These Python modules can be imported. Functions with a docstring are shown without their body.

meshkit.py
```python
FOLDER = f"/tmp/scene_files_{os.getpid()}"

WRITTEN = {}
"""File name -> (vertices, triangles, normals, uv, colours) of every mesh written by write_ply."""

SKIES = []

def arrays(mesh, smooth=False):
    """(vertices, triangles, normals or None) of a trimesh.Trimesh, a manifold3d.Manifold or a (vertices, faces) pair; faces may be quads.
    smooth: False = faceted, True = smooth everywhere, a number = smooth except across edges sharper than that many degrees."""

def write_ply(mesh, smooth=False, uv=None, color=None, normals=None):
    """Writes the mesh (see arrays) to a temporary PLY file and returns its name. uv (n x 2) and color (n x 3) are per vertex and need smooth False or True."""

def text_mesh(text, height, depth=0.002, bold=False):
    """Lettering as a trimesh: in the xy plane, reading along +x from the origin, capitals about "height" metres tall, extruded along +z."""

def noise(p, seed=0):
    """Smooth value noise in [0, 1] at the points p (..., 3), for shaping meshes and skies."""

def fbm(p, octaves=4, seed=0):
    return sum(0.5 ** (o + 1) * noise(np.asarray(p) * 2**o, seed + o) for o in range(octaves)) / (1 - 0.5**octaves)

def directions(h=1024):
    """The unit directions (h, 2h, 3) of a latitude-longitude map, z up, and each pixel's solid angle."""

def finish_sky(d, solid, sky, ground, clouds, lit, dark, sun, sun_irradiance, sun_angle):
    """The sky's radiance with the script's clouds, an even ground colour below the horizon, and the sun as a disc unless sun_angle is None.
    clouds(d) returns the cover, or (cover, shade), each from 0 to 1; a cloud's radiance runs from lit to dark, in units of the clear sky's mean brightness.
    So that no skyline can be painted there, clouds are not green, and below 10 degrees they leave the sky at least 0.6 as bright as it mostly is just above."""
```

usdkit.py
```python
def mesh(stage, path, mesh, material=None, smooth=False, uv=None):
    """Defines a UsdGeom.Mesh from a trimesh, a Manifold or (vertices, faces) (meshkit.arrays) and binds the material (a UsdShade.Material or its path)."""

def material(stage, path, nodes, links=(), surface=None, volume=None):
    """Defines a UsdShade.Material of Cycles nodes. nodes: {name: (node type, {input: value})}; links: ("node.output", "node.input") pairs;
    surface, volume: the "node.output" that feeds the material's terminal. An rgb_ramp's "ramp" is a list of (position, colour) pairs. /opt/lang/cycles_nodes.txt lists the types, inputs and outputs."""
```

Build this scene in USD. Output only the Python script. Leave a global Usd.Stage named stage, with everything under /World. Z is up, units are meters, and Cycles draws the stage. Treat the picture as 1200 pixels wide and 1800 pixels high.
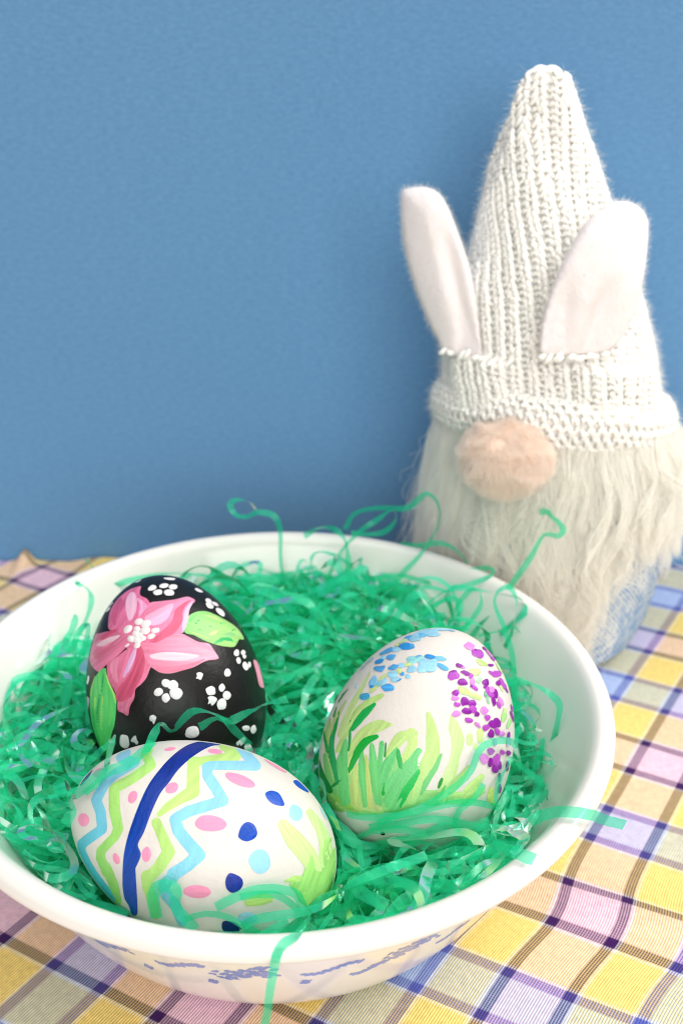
import math
import numpy as np
import trimesh
import shapely
from shapely.geometry import Polygon, LineString, Point
from scipy.spatial import Delaunay, cKDTree
from pxr import Usd, UsdGeom, UsdLux, UsdShade, Gf, Sdf, Vt
import usdkit
import meshkit

stage = Usd.Stage.CreateInMemory()
UsdGeom.SetStageUpAxis(stage, 'Z')
UsdGeom.SetStageMetersPerUnit(stage, 1.0)
UsdGeom.Xform.Define(stage, '/World')
UsdGeom.Scope.Define(stage, '/World/Looks')

# ------------------------------------------------------------------ camera
PITCH, CAM_H, ROLL, FPX = math.radians(26.08), 0.1916, math.radians(0.64), 1800.0
cp, sp, cr, sr = math.cos(PITCH), math.sin(PITCH), math.cos(ROLL), math.sin(ROLL)
_R, _U = np.array([1, 0, 0.]), np.array([0, sp, cp])
FWD = np.array([0, cp, -sp])
RIGHT, UP = _R * cr + _U * sr, -_R * sr + _U * cr
EYE = np.array([0, 0, CAM_H])
cam = UsdGeom.Camera.Define(stage, '/World/camera')
cam.CreateProjectionAttr('perspective')
cam.CreateHorizontalApertureAttr(24.0)
cam.CreateVerticalApertureAttr(36.0)
cam.CreateFocalLengthAttr(36.0)
cam.CreateFStopAttr(15.0)
cam.CreateFocusDistanceAttr(0.213)
cam.CreateClippingRangeAttr(Gf.Vec2f(0.01, 50.0))
cam.CreateExposureAttr(0.0)
M4 = np.eye(4)
M4[0, :3], M4[1, :3], M4[2, :3], M4[3, :3] = RIGHT, UP, -FWD, EYE
cam.AddTransformOp().Set(Gf.Matrix4d(*M4.ravel().tolist()))

# ------------------------------------------------------------------ lamps (indoor close-up: no sky, no sun)
def rect_light(name, pos, target, w, h, power, color):
    l = UsdLux.RectLight.Define(stage, '/World/' + name)
    l.CreateWidthAttr(w); l.CreateHeightAttr(h)
    l.CreateNormalizeAttr(False)
    l.CreateIntensityAttr(power)
    l.CreateColorAttr(Gf.Vec3f(*color))
    pos, target = np.array(pos, float), np.array(target, float)
    z = pos - target; z /= np.linalg.norm(z)
    x = np.cross([0, 0, 1.0], z) if abs(z[2]) < .98 else np.array([1., 0, 0])
    x /= np.linalg.norm(x)
    y = np.cross(z, x)
    m = np.eye(4); m[0, :3], m[1, :3], m[2, :3], m[3, :3] = x, y, z, pos
    l.AddTransformOp().Set(Gf.Matrix4d(*m.ravel().tolist()))
    return l

rect_light('window_light', (0.88, 0.40, 0.95), (.0, .22, .04), 0.6, 0.6, 12.5, (1.0, .97, .93))
rect_light('ceiling_light', (0.1, -0.05, 1.5), (0, .26, .05), 1.7, 1.7, 2.1, (1.0, .98, .95))
rect_light('room_light', (0.12, -1.6, 0.7), (0, .25, .08), 1.8, 1.2, 5.0, (1.0, .98, .96))

# ------------------------------------------------------------------ helpers
used = {}
def numbered(parent, name):
    k = (parent, name)
    n = used.get(k, 0); used[k] = n + 1
    return name if n == 0 else '%s_%03d' % (name, n)

def tag(prim, label=None, category=None, group=None, kind=None):
    for k, v in (('label', label), ('category', category), ('group', group), ('kind', kind)):
        if v:
            prim.SetCustomDataByKey(k, v)
    return prim

def thing(name, label, category, loc=(0, 0, 0), group=None):
    p = '/World/' + numbered('/World', name)
    x = UsdGeom.Xform.Define(stage, p)
    x.AddTranslateOp().Set(Gf.Vec3d(*map(float, loc)))
    tag(x.GetPrim(), label, category, group)
    return x

def part(parent, name, mesh, mat, smooth=True, label=None, col=None, origin=None):
    """One Mesh prim under parent (an Xform, Mesh or None for /World)."""
    base = '/World' if parent is None else str(parent.GetPath())
    path = base + '/' + numbered(base, name)
    if origin is not None:
        if isinstance(mesh, tuple):
            mesh = (np.asarray(mesh[0]) - origin, mesh[1])
        else:
            mesh = mesh.copy(); mesh.apply_translation(-np.asarray(origin))
    m = usdkit.mesh(stage, path, mesh, mat, smooth=smooth)
    if col is not None:
        UsdGeom.PrimvarsAPI(m).CreatePrimvar('Cd', Sdf.ValueTypeNames.Color3fArray, 'vertex').Set(Vt.Vec3fArray.FromNumpy(np.asarray(col, np.float32)))
    if label:
        m.GetPrim().SetCustomDataByKey('label', label)
    return m

def curves(parent, name, pts, widths, mat, label=None, origin=None):
    """pts (n, k, 3), widths (n, k)"""
    base = str(parent.GetPath())
    path = base + '/' + numbered(base, name)
    n, k, _ = pts.shape
    if origin is not None:
        pts = pts - origin
    c = UsdGeom.BasisCurves.Define(stage, path)
    c.CreateTypeAttr('linear')
    c.CreateCurveVertexCountsAttr(Vt.IntArray.FromNumpy(np.full(n, k, np.int32)))
    c.CreatePointsAttr(Vt.Vec3fArray.FromNumpy(pts.reshape(-1, 3).astype(np.float32)))
    c.CreateWidthsAttr(Vt.FloatArray.FromNumpy(widths.reshape(-1).astype(np.float32)))
    c.SetWidthsInterpolation('vertex')
    UsdShade.MaterialBindingAPI.Apply(c.GetPrim()).Bind(mat)
    if label:
        c.GetPrim().SetCustomDataByKey('label', label)
    return c

def lin(c):
    c = np.asarray(c, float) / 255.0
    return np.where(c <= .04045, c / 12.92, ((c + .055) / 1.055) ** 2.4)

def ray(px, py):
    d = FWD + ((np.asarray(px, float) - 600) / FPX)[..., None] * RIGHT - ((np.asarray(py, float) - 900) / FPX)[..., None] * UP
    return d / np.linalg.norm(d, axis=-1, keepdims=True)

def at_z(px, py, z):
    d = ray(px, py); return EYE + d * ((z - EYE[2]) / d[..., 2])[..., None]

def at_y(px, py, y):
    d = ray(px, py); return EYE + d * (np.asarray(y) / d[..., 1])[..., None]

def project(p):
    q = np.asarray(p) - EYE
    w = q @ FWD
    return np.stack([600 + FPX * (q @ RIGHT) / w, 900 - FPX * (q @ UP) / w], -1)

def spline(pts, n, closed=False):
    p = np.asarray(pts, float)
    k = len(p)
    if closed:
        q = np.vstack([p[-1], p, p[0], p[1]]); segs = k
    else:
        q = np.vstack([2 * p[0] - p[1], p, 2 * p[-1] - p[-2]]); segs = k - 1
    t = np.linspace(0, segs, n, endpoint=not closed)
    i = np.minimum(t.astype(int), segs - 1); f = (t - i)[:, None]
    a, b, c, d = q[i], q[i + 1], q[i + 2], q[i + 3]
    return .5 * (2 * b + (c - a) * f + (2 * a - 5 * b + 4 * c - d) * f ** 2 + (3 * b - a - 3 * c + d) * f ** 3)

def revolve(profile, n=160, centre=(0, 0)):
    p = np.asarray(profile, float)
    th = np.arange(n) * 2 * np.pi / n
    v = np.stack([p[None, :, 0] * np.cos(th)[:, None] + centre[0], p[None, :, 0] * np.sin(th)[:, None] + centre[1],
                  np.broadcast_to(p[None, :, 1], (n, len(p)))], -1).reshape(-1, 3)
    k = len(p)
    i, j = np.meshgrid(np.arange(n), np.arange(k - 1), indexing='ij')
    a, b = i * k + j, ((i + 1) % n) * k + j
    f = np.stack([a, b, b + 1, a + 1], -1).reshape(-1, 4)
    return v, f

def grid_faces(n, m, wrap=False):
    i, j = np.meshgrid(np.arange(n if wrap else n - 1), np.arange(m - 1), indexing='ij')
    i2 = (i + 1) % n
    return np.stack([i * m + j, i2 * m + j, i2 * m + j + 1, i * m + j + 1], -1).reshape(-1, 4)

def tubes(paths, radius, sides=6, caps=False):
    """paths (n, k, 3), radius scalar or (n, k): n tubes as one (v, f)."""
    p = np.asarray(paths, float)
    n, k, _ = p.shape
    r = np.broadcast_to(radius, (n, k))
    t = np.gradient(p, axis=1)
    t /= np.linalg.norm(t, axis=2, keepdims=True) + 1e-12
    ref = np.where(np.abs(t[..., 2:3]) < .9, [0, 0, 1.], [1., 0, 0])
    a = np.cross(t, ref); a /= np.linalg.norm(a, axis=2, keepdims=True) + 1e-12
    b = np.cross(t, a)
    an = np.arange(sides) * 2 * np.pi / sides
    v = p[:, :, None] + r[:, :, None, None] * (np.cos(an)[:, None] * a[:, :, None] + np.sin(an)[:, None] * b[:, :, None])
    base = np.arange(n)[:, None, None] * k * sides
    i, j = np.meshgrid(np.arange(k - 1), np.arange(sides), indexing='ij')
    q = np.stack([i * sides + j, i * sides + (j + 1) % sides, (i + 1) * sides + (j + 1) % sides, (i + 1) * sides + j], -1).reshape(1, -1, 4)
    f = (q + base).reshape(-1, 4)
    return v.reshape(-1, 3), f

def ribbon(paths, side, width, seed_faces=None):
    """paths (n,k,3), side (n,k,3) unit, width (n,k)"""
    n, k, _ = paths.shape
    w = np.asarray(width)[..., None] * .5
    mid = paths
    v = np.stack([paths - side * w, paths + side * w], 2)
    base = np.arange(n)[:, None] * k * 2
    i = np.arange(k - 1)
    q = np.stack([i * 2, i * 2 + 1, i * 2 + 3, i * 2 + 2], -1)[None]
    return v.reshape(-1, 3), (q + base[..., None]).reshape(-1, 4)

# ------------------------------------------------------------------ materials
LK = '/World/Looks/'
def simple(name, color, rough=.5, bump=None, vary=0.0, vscale=60, **kw):
    nodes = {'p': ('principled_bsdf', {'base_color': lin(color), 'roughness': rough, **kw}),
             'g': ('geometry', {})}
    links = []
    if vary:
        c = lin(color)
        nodes['n'] = ('noise_texture', {'scale': vscale, 'detail': 4.0, 'roughness': .6})
        nodes['r'] = ('rgb_ramp', {'ramp': [(.25, c * (1 - vary)), (.75, np.minimum(c * (1 + vary), 1))]})
        links += [('g.position', 'n.vector'), ('n.fac', 'r.fac'), ('r.color', 'p.base_color')]
    if bump:
        nodes['bn'] = ('noise_texture', {'scale': bump[0], 'detail': 3.0})
        nodes['b'] = ('bump', {'strength': bump[1], 'distance': bump[2]})
        links += [('g.position', 'bn.vector'), ('bn.fac', 'b.height'), ('b.normal', 'p.normal')]
    return usdkit.material(stage, LK + name, nodes, links, surface='p.BSDF')

MAT = {}
MAT['backdrop'] = usdkit.material(stage, LK + 'blue_board', {
    'g': ('geometry', {}),
    'n1': ('noise_texture', {'scale': 900.0, 'detail': 3.0}),
    'mp': ('mapping', {'scale': (1.0, 1.0, 2.6)}), 'n2': ('noise_texture', {'scale': 420.0, 'detail': 4.0}),
    'm': ('math', {'math_type': 'multiply_add', 'value2': .4, 'value3': 0.0}),
    'a': ('math', {'math_type': 'add'}),
    'r': ('rgb_ramp', {'ramp': [(.35, lin((86, 133, 175))), (.95, lin((103, 150, 191)))]}),
    'b': ('bump', {'strength': .25, 'distance': .0004}),
    'p': ('principled_bsdf', {'roughness': .75, 'specular_ior_level': .2})},
    [('g.position', 'n1.vector'), ('g.position', 'mp.vector'), ('mp.vector', 'n2.vector'), ('n1.fac', 'm.value1'), ('m.value', 'a.value1'), ('n2.fac', 'a.value2'),
     ('a.value', 'r.fac'), ('r.color', 'p.base_color'), ('n1.fac', 'b.height'), ('b.normal', 'p.normal')], surface='p.BSDF')
MAT['glass'] = simple('white_opal_glass', (232, 229, 223), .12, specular_ior_level=.5)
MAT['blue_print'] = simple('blue_print', (128, 146, 210), .14, vary=.12, vscale=900)
MAT['blue_line'] = simple('blue_line', (148, 160, 210), .18)
MAT['paint'] = usdkit.material(stage, LK + 'acrylic_paint', {
    'g': ('geometry', {}), 'c': ('attribute', {'attribute': 'Cd'}),
    'n': ('noise_texture', {'scale': 1500.0, 'detail': 3.0}),
    'b': ('bump', {'strength': .35, 'distance': .0003}),
    'p': ('principled_bsdf', {'roughness': .42, 'specular_ior_level': .35})},
    [('c.color', 'p.base_color'), ('g.position', 'n.vector'), ('n.fac', 'b.height'), ('b.normal', 'p.normal')], surface='p.BSDF')
MAT['white_shell'] = simple('white_painted_shell', (216, 209, 202), .5, bump=(700, .25, .0004), vary=.035, vscale=180, specular_ior_level=.35)
MAT['black_shell'] = simple('black_painted_shell', (14, 12, 12), .42, bump=(700, .25, .0004), vary=.5, vscale=200, specular_ior_level=.35)

def grass_mat(name, tint, body, clear):
    return usdkit.material(stage, LK + name, {
        'g': ('geometry', {}),
        'hs': ('hsv', {'color': lin(body)}),
        'v': ('map_range', {'from_min': 0.0, 'from_max': 1.0, 'to_min': .86, 'to_max': 1.06}),
        'd': ('diffuse_bsdf', {}), 'tl': ('translucent_bsdf', {}),
        'gl': ('glossy_bsdf', {'color': (.75, 1, .9), 'roughness': .3}),
        'tr': ('transparent_bsdf', {'color': tint}),
        'fr': ('fresnel', {'IOR': 1.3}),
        'm1': ('mix_closure', {'fac': .5}), 'm2': ('mix_closure', {'fac': clear}), 'm3': ('mix_closure', {})},
        [('g.random_per_island', 'v.value'), ('v.result', 'hs.value'), ('hs.color', 'd.color'), ('hs.color', 'tl.color'),
         ('d.BSDF', 'm1.closure1'), ('tl.BSDF', 'm1.closure2'), ('m1.closure', 'm2.closure1'), ('tr.BSDF', 'm2.closure2'),
         ('m2.closure', 'm3.closure1'), ('gl.BSDF', 'm3.closure2'), ('fr.fac', 'm3.fac')], surface='m3.closure')
MAT['grass'] = grass_mat('green_film', (.50, .99, .85), (70, 255, 205), .54)
MAT['strand'] = grass_mat('green_film_single', (.46, .98, .80), (50, 244, 182), .58)

def hair_mat(name, color, vary=.12, tl=.35):
    c = lin(color)
    return usdkit.material(stage, LK + name, {
        'h': ('hair_info', {}), 'w': ('white_noise_texture', {'dimensions': '1D'}),
        'r': ('rgb_ramp', {'ramp': [(0., c * (1 - vary)), (1., np.minimum(c * (1 + vary), 1))]}),
        'd': ('principled_bsdf', {'roughness': .5, 'specular_ior_level': .3}), 't': ('translucent_bsdf', {}),
        'm': ('mix_closure', {'fac': tl})},
        [('h.index', 'w.w'), ('w.value', 'r.fac'), ('r.color', 'd.base_color'), ('r.color', 't.color'), ('d.BSDF', 'm.closure1'), ('t.BSDF', 'm.closure2')],
        surface='m.closure')
MAT['beard'] = hair_mat('cream_hair', (255, 252, 243), .06, .42)
MAT['nose_fur'] = hair_mat('peach_fur', (255, 240, 229), .05, .4)
MAT['fuzz'] = hair_mat('white_fuzz', (240, 238, 232), .05, .4)
MAT['yarn'] = simple('cream_yarn', (253, 251, 245), .85, bump=(1600, .5, .0006), vary=.03, vscale=300, sheen_weight=.2, specular_ior_level=.15)
MAT['yarn_back'] = simple('cream_yarn_lining', (250, 247, 240), .9)
MAT['fleece'] = simple('pale_pink_fleece', (247, 239, 239), .9, bump=(1300, .4, .0006), vary=.025, vscale=90, sheen_weight=.25, specular_ior_level=.1)
MAT['nose_core'] = simple('peach_plush', (254, 236, 222), .9)
MAT['beard_back'] = simple('cream_backing', (238, 236, 224), .95)

# ------------------------------------------------------------------ backdrop, table, cloth
BACK_Y = 0.3475
bd = trimesh.creation.box((1.1, .006, .30)); bd.apply_translation((0, BACK_Y + .003, .141))
m = part(None, 'backdrop', bd, MAT['backdrop'], smooth=False)
tag(m.GetPrim(), 'matte blue board standing upright behind the bowl and gnome', None, None, 'structure')
tt = trimesh.creation.box((2.2, 1.5, .03)); tt.apply_translation((0, .1, -.0235))
m = part(None, 'tabletop', tt, simple('table_wood', (120, 88, 60), .5, vary=.2), smooth=False)
tag(m.GetPrim(), 'wooden tabletop under the plaid cloth', None, None, 'structure')

# lattice of the plaid: u across the long stripes, v along them (millimetres)
Aa, Bb = math.radians(-123.0), math.radians(-26.5)
INV = np.linalg.inv(np.array([[math.cos(Bb), math.cos(Aa)], [math.sin(Bb), math.sin(Aa)]])) * 1000
YEL, PNK, PUR, LAV, BLU, WHT = (252, 222, 132), (246, 206, 224), (62, 24, 92), (186, 206, 246), (88, 98, 184), (250, 240, 226)
def plaid_ramp(period, wp, wb, sw):
    """colour along one period; purple band centred on 0.25, blue band on 0.75"""
    def band(c, half, field, stripe):
        return [(c - half - sw / 2 - .7, WHT), (c - half - sw / 2 - .15, WHT), (c - half - sw / 2 + .1, stripe), (c - half + sw / 2 - .1, stripe),
                (c - half + sw / 2 + .25, field), (c + half - sw / 2 - .25, field), (c + half - sw / 2 + .1, stripe), (c + half + sw / 2 - .1, stripe),
                (c + half + sw / 2 + .15, WHT), (c + half + sw / 2 + .7, WHT)]
    st = [(0, YEL)]
    b1 = band(period * .25, wp, PNK, PUR); b2 = band(period * .75, wb, LAV, BLU)
    st += [(b1[0][0] - .3, YEL)] + b1 + [(b1[-1][0] + .3, YEL), (b2[0][0] - .3, YEL)] + b2 + [(b2[-1][0] + .3, YEL), (period, YEL)]
    return [(p / period, lin(c)) for p, c in st]
UP_, VP_ = 57.0, 63.0
MAT['cloth'] = usdkit.material(stage, LK + 'plaid_cotton', {
    'c': ('attribute', {'attribute': 'Cd'}),
    's': ('separate_color', {'color_type': 'rgb'}),
    'fu': ('math', {'math_type': 'fraction'}), 'fv': ('math', {'math_type': 'fraction'}),
    'ru': ('rgb_ramp', {'ramp': plaid_ramp(UP_, 7.0, 6.5, 2.5)}),
    'rv': ('rgb_ramp', {'ramp': plaid_ramp(VP_, 6.9, 6.5, 2.5)}),
    # cords run along the long stripes, .62 mm apart
    'cu': ('math', {'math_type': 'multiply', 'value2': 2 * math.pi * UP_ / .60}),
    'cs': ('math', {'math_type': 'sine'}),
    'cm': ('map_range', {'from_min': -1., 'from_max': 1., 'to_min': .22, 'to_max': .80}),
    'wv': ('math', {'math_type': 'multiply', 'value2': 2 * math.pi * VP_ / .60}),
    'ws': ('math', {'math_type': 'sine'}),
    'wm': ('math', {'math_type': 'multiply', 'value2': .10}),
    'fm': ('math', {'math_type': 'add', 'use_clamp': True}),
    'm0': ('mix', {'mix_type': 'mix'}), 'dk': ('mix', {'mix_type': 'darken', 'fac': 1.0}), 'mx': ('mix', {'mix_type': 'mix', 'fac': .22}),
    'g': ('geometry', {}), 'n': ('noise_texture', {'scale': 700., 'detail': 3.}),
    'nr': ('map_range', {'from_min': .25, 'from_max': .75, 'to_min': .86, 'to_max': 1.1}),
    'hv': ('hsv', {}),
    'hh': ('math', {'math_type': 'multiply_add', 'value2': .3}),
    'b': ('bump', {'strength': .55, 'distance': .0003}),
    'p': ('principled_bsdf', {'roughness': .9, 'specular_ior_level': .1, 'sheen_weight': .08})},
    [('c.color', 's.color'), ('s.r', 'fu.value1'), ('s.g', 'fv.value1'), ('fu.value', 'ru.fac'), ('fv.value', 'rv.fac'),
     ('s.r', 'cu.value1'), ('cu.value', 'cs.value1'), ('cs.value', 'cm.value'),
     ('s.g', 'wv.value1'), ('wv.value', 'ws.value1'), ('ws.value', 'wm.value1'), ('wm.value', 'fm.value2'), ('cm.result', 'fm.value1'),
     ('fm.value', 'm0.fac'), ('ru.color', 'm0.color1'), ('rv.color', 'm0.color2'), ('ru.color', 'dk.color1'), ('rv.color', 'dk.color2'), ('m0.color', 'mx.color1'), ('dk.color', 'mx.color2'),
     ('g.position', 'n.vector'), ('n.fac', 'nr.value'), ('nr.result', 'hv.value'), ('mx.color', 'hv.color'), ('hv.color', 'p.base_color'),
     ('n.fac', 'hh.value1'), ('cs.value', 'hh.value3'), ('hh.value', 'b.height'), ('b.normal', 'p.normal')], surface='p.BSDF')

BX, BY = -.0151, .2046
GX, GY = float(at_y(np.array([968.]), np.array([800.]), .303)[0, 0]), .303
def smooth01(x): x = np.clip(x, 0, 1); return x * x * (3 - 2 * x)
def cloth():
    xs = np.arange(-.34, .3401, .0014); ys = np.concatenate([np.arange(-.16, .3458, .0014), [.3466]])
    X, Y = np.meshgrid(xs, ys, indexing='ij')
    P3 = np.stack([X * 9, Y * 9, np.zeros_like(X)], -1)
    # where something stands on the cloth it lies flat
    flat = np.minimum(smooth01((np.hypot(X - BX, Y - BY) - .060) / .03), smooth01((np.hypot(X - GX, Y - GY) - .036) / .02))
    z = (meshkit.fbm(P3 + 3.3, 3, 5) - .5) * .0055
    # a soft fold crossing the long stripes at the right of the bowl
    q = at_z(np.array([740.]), np.array([1530.]), 0)[0]; q2 = at_z(np.array([1190.]), np.array([1640.]), 0)[0]
    d = (q2 - q)[:2]; d /= np.linalg.norm(d)
    s = (X - q[0]) * -d[1] + (Y - q[1]) * d[0]
    t = (X - q[0]) * d[0] + (Y - q[1]) * d[1]
    z += .0022 * np.exp(-(s / .007) ** 2) * smooth01((t + .01) / .03)
    z *= flat
    z += .0055 * np.exp(-((X + .1215) / .0026) ** 2) * np.exp(-((Y - .349) / .012) ** 2)
    z += .0012 * np.exp(-((X + .092) / .009) ** 2) * np.exp(-((Y - .345) / .012) ** 2)
    z -= .001 * np.exp(-((X + .105) / .005) ** 2) * np.exp(-((Y - .349) / .02) ** 2) * .6
    z = z - z.min() * 0
    z = np.where(z < -.0015, -.0015, z)
    uv = np.stack([X, Y], -1) @ INV.T
    # the weave is pulled a little out of true
    wob = (meshkit.fbm(P3 * .8 + 11, 2, 9) - .5)
    wob2 = (meshkit.fbm(P3 * .8 + 31, 2, 19) - .5)
    uu = (uv[..., 0] + wob * 3.0 - s * 0 + 48.2) / UP_ + .25 + 20 + z * 0
    uu += -.05 * 57 / UP_ * np.exp(-((s + .004) / .012) ** 2) * smooth01((t + .01) / .03)
    vv = (uv[..., 1] + wob2 * 3.0 + 186.3) / VP_ + .25 + 20
    v = np.stack([X, Y, z], -1).reshape(-1, 3)
    c = np.stack([uu, vv, np.zeros_like(uu)], -1).reshape(-1, 3)
    return v, grid_faces(len(xs), len(ys)), c
cv, cf, cc = cloth()
m = part(None, 'tablecloth', (cv, cf), MAT['cloth'], col=cc)
tag(m.GetPrim(), 'ribbed plaid cotton cloth in yellow, pink, purple and blue under the bowl', 'tablecloth')

# ------------------------------------------------------------------ bowl
OUT = [(.0, .0035), (.030, .0035), (.046, .0030), (.0490, .0004), (.0510, .0), (.0530, .0004), (.0560, .0028), (.0600, .0085), (.0655, .0190), (.0705, .0300), (.0735, .0375), (.0752, .0403),
       (.0772, .0412), (.0790, .0420), (.0800, .0436), (.0794, .0454), (.0776, .0462), (.0757, .0456), (.0738, .0432), (.0705, .0370), (.0655, .0270), (.0605, .0180), (.0545, .0110), (.046, .0072), (.032, .0060), (.0, .0058)]
def wall_in(z):
    pr = np.array(OUT[17:]); return np.interp(z, pr[::-1, 1], pr[::-1, 0])
prof = spline(OUT, 260)
prof[:, 0] = np.maximum(prof[:, 0], 0); prof[0, 0] = prof[-1, 0] = 1e-5
bowl = thing('serving_bowl', 'round white glass bowl with blue printed sprigs, holding three eggs and green shreds', 'bowl', (BX, BY, 0))
body = part(bowl, 'body', revolve(prof, 220), MAT['glass'])
BO = np.array([BX, BY, 0])
_w = prof[(prof[:, 0] > .0515) & (np.arange(len(prof)) < 130) & (prof[:, 1] < .0412)]
_w = _w[np.argsort(_w[:, 1])]
def wall_out_r(z): return np.interp(z, _w[:, 1], _w[:, 0])
zz = np.linspace(.0376, .0389, 5)
part(bowl, 'blue_band', revolve(np.stack([wall_out_r(zz) + .00006, zz], -1), 220), MAT['blue_line'], label='thin blue painted line under the rim')
pout = prof[:150]
def hit_wall(px, py):
    d = ray(px, py); t = np.full(d.shape[:-1], .10)
    ts = np.linspace(.10, .26, 500)
    P = EYE + d[..., None, :] * ts[:, None] - BO
    rr = np.hypot(P[..., 0], P[..., 1]); ins = (rr < wall_out_r(np.clip(P[..., 2], 0, .04))) & (P[..., 2] < .04)
    i = ins.argmax(-1)
    return np.take_along_axis(P, i[..., None, None].repeat(3, -1), -2)[..., 0, :], ins.any(-1)
def wall_point(phi, z, off=.0002):
    r = wall_out_r(z) + off
    return np.stack([r * np.cos(phi), r * np.sin(phi), z], -1)
rng = np.random.default_rng(4)
def sprig(phi0, z0, size, kind, seed):
    """blue printed sprig: petals and small leaves on a stem, laid on the outer wall"""
    r = np.random.default_rng(seed)
    size *= 1.2
    vs, fs, n = [], [], 0
    def blob(dx, dz, a, b, rot):
        nonlocal n
        k = 12
        an = np.arange(k) * 2 * np.pi / k
        dz, b = dz * 1.7, b * 1.8
        w = 1 + .18 * r.normal(size=k)
        ex, ez = a * np.cos(an) * w, b * np.sin(an) * w
        x = dx + ex * math.cos(rot) - ez * math.sin(rot); z = dz + ex * math.sin(rot) + ez * math.cos(rot)
        x, z = np.append(x, dx), np.append(z, dz)
        Z = np.clip(z0 + z, .004, .038)
        v = wall_point(phi0 + x / wall_out_r(z0), Z, .00003 + .000004 * (len(vs) % 6))
        vs.append(v); fs.append(np.stack([np.arange(k), (np.arange(k) + 1) % k, np.full(k, k)], -1) + n); n += k + 1
    if kind == 'flower':
        for ci, (cx, cz) in enumerate([(0, 0), (.0028, .0006), (-.0026, -.0005)]):
            for q in range(6):
                an = q * 1.05 + ci
                blob(cx + .0011 * math.cos(an), cz + .0011 * math.sin(an), .0008, .00042, an)
        for q in range(19):
            s = q / 18 * 2 - 1
            blob(s * size, .0014 * math.sin(3 * s) + .0012 * (q % 2 * 2 - 1) * .6, .00085, .0003, .5 * (q % 2 * 2 - 1))
    elif kind == 'leaf':
        for q in range(16):
            s = q / 15 * 2 - 1
            blob(s * size, .0009 * math.sin(2.2 * s), .0011, .00035, .7 * (q % 2 * 2 - 1) + .2)
    else:
        for q in range(4):
            an = q * 1.57 + .4
            blob(.0006 * math.cos(an), .0005 * math.sin(an), .0006, .00035, an)
    return np.vstack(vs), np.vstack(fs)
for (px, py, size, kind) in [(190, 1658, .0042, 'flower'), (315, 1697, .0038, 'leaf'), (262, 1700, .002, 'small'), (430, 1712, .0052, 'flower'), (375, 1725, .002, 'small'), (585, 1703, .0044, 'leaf'),
                             (537, 1726, .002, 'small'), (470, 1716, .002, 'small'), (728, 1662, .0048, 'flower'), (650, 1702, .0026, 'leaf'), (795, 1640, .0026, 'leaf')]:
    P, ok = hit_wall(np.array([px * 1.]), np.array([py * 1.]))
    if not ok[0]: continue
    ph = math.atan2(P[0, 1], P[0, 0])
    part(bowl, 'printed_sprig', sprig(ph, P[0, 2], size, kind, px), MAT['blue_print'], smooth=False)
for k, ph in enumerate(np.radians([20, 48, 76, 104, 132, 160, 188])):   # the print goes on round the back
    part(bowl, 'printed_sprig', sprig(ph, .026, .007, ('flower', 'leaf')[k % 2], k + 900), MAT['blue_print'], smooth=False)
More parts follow.
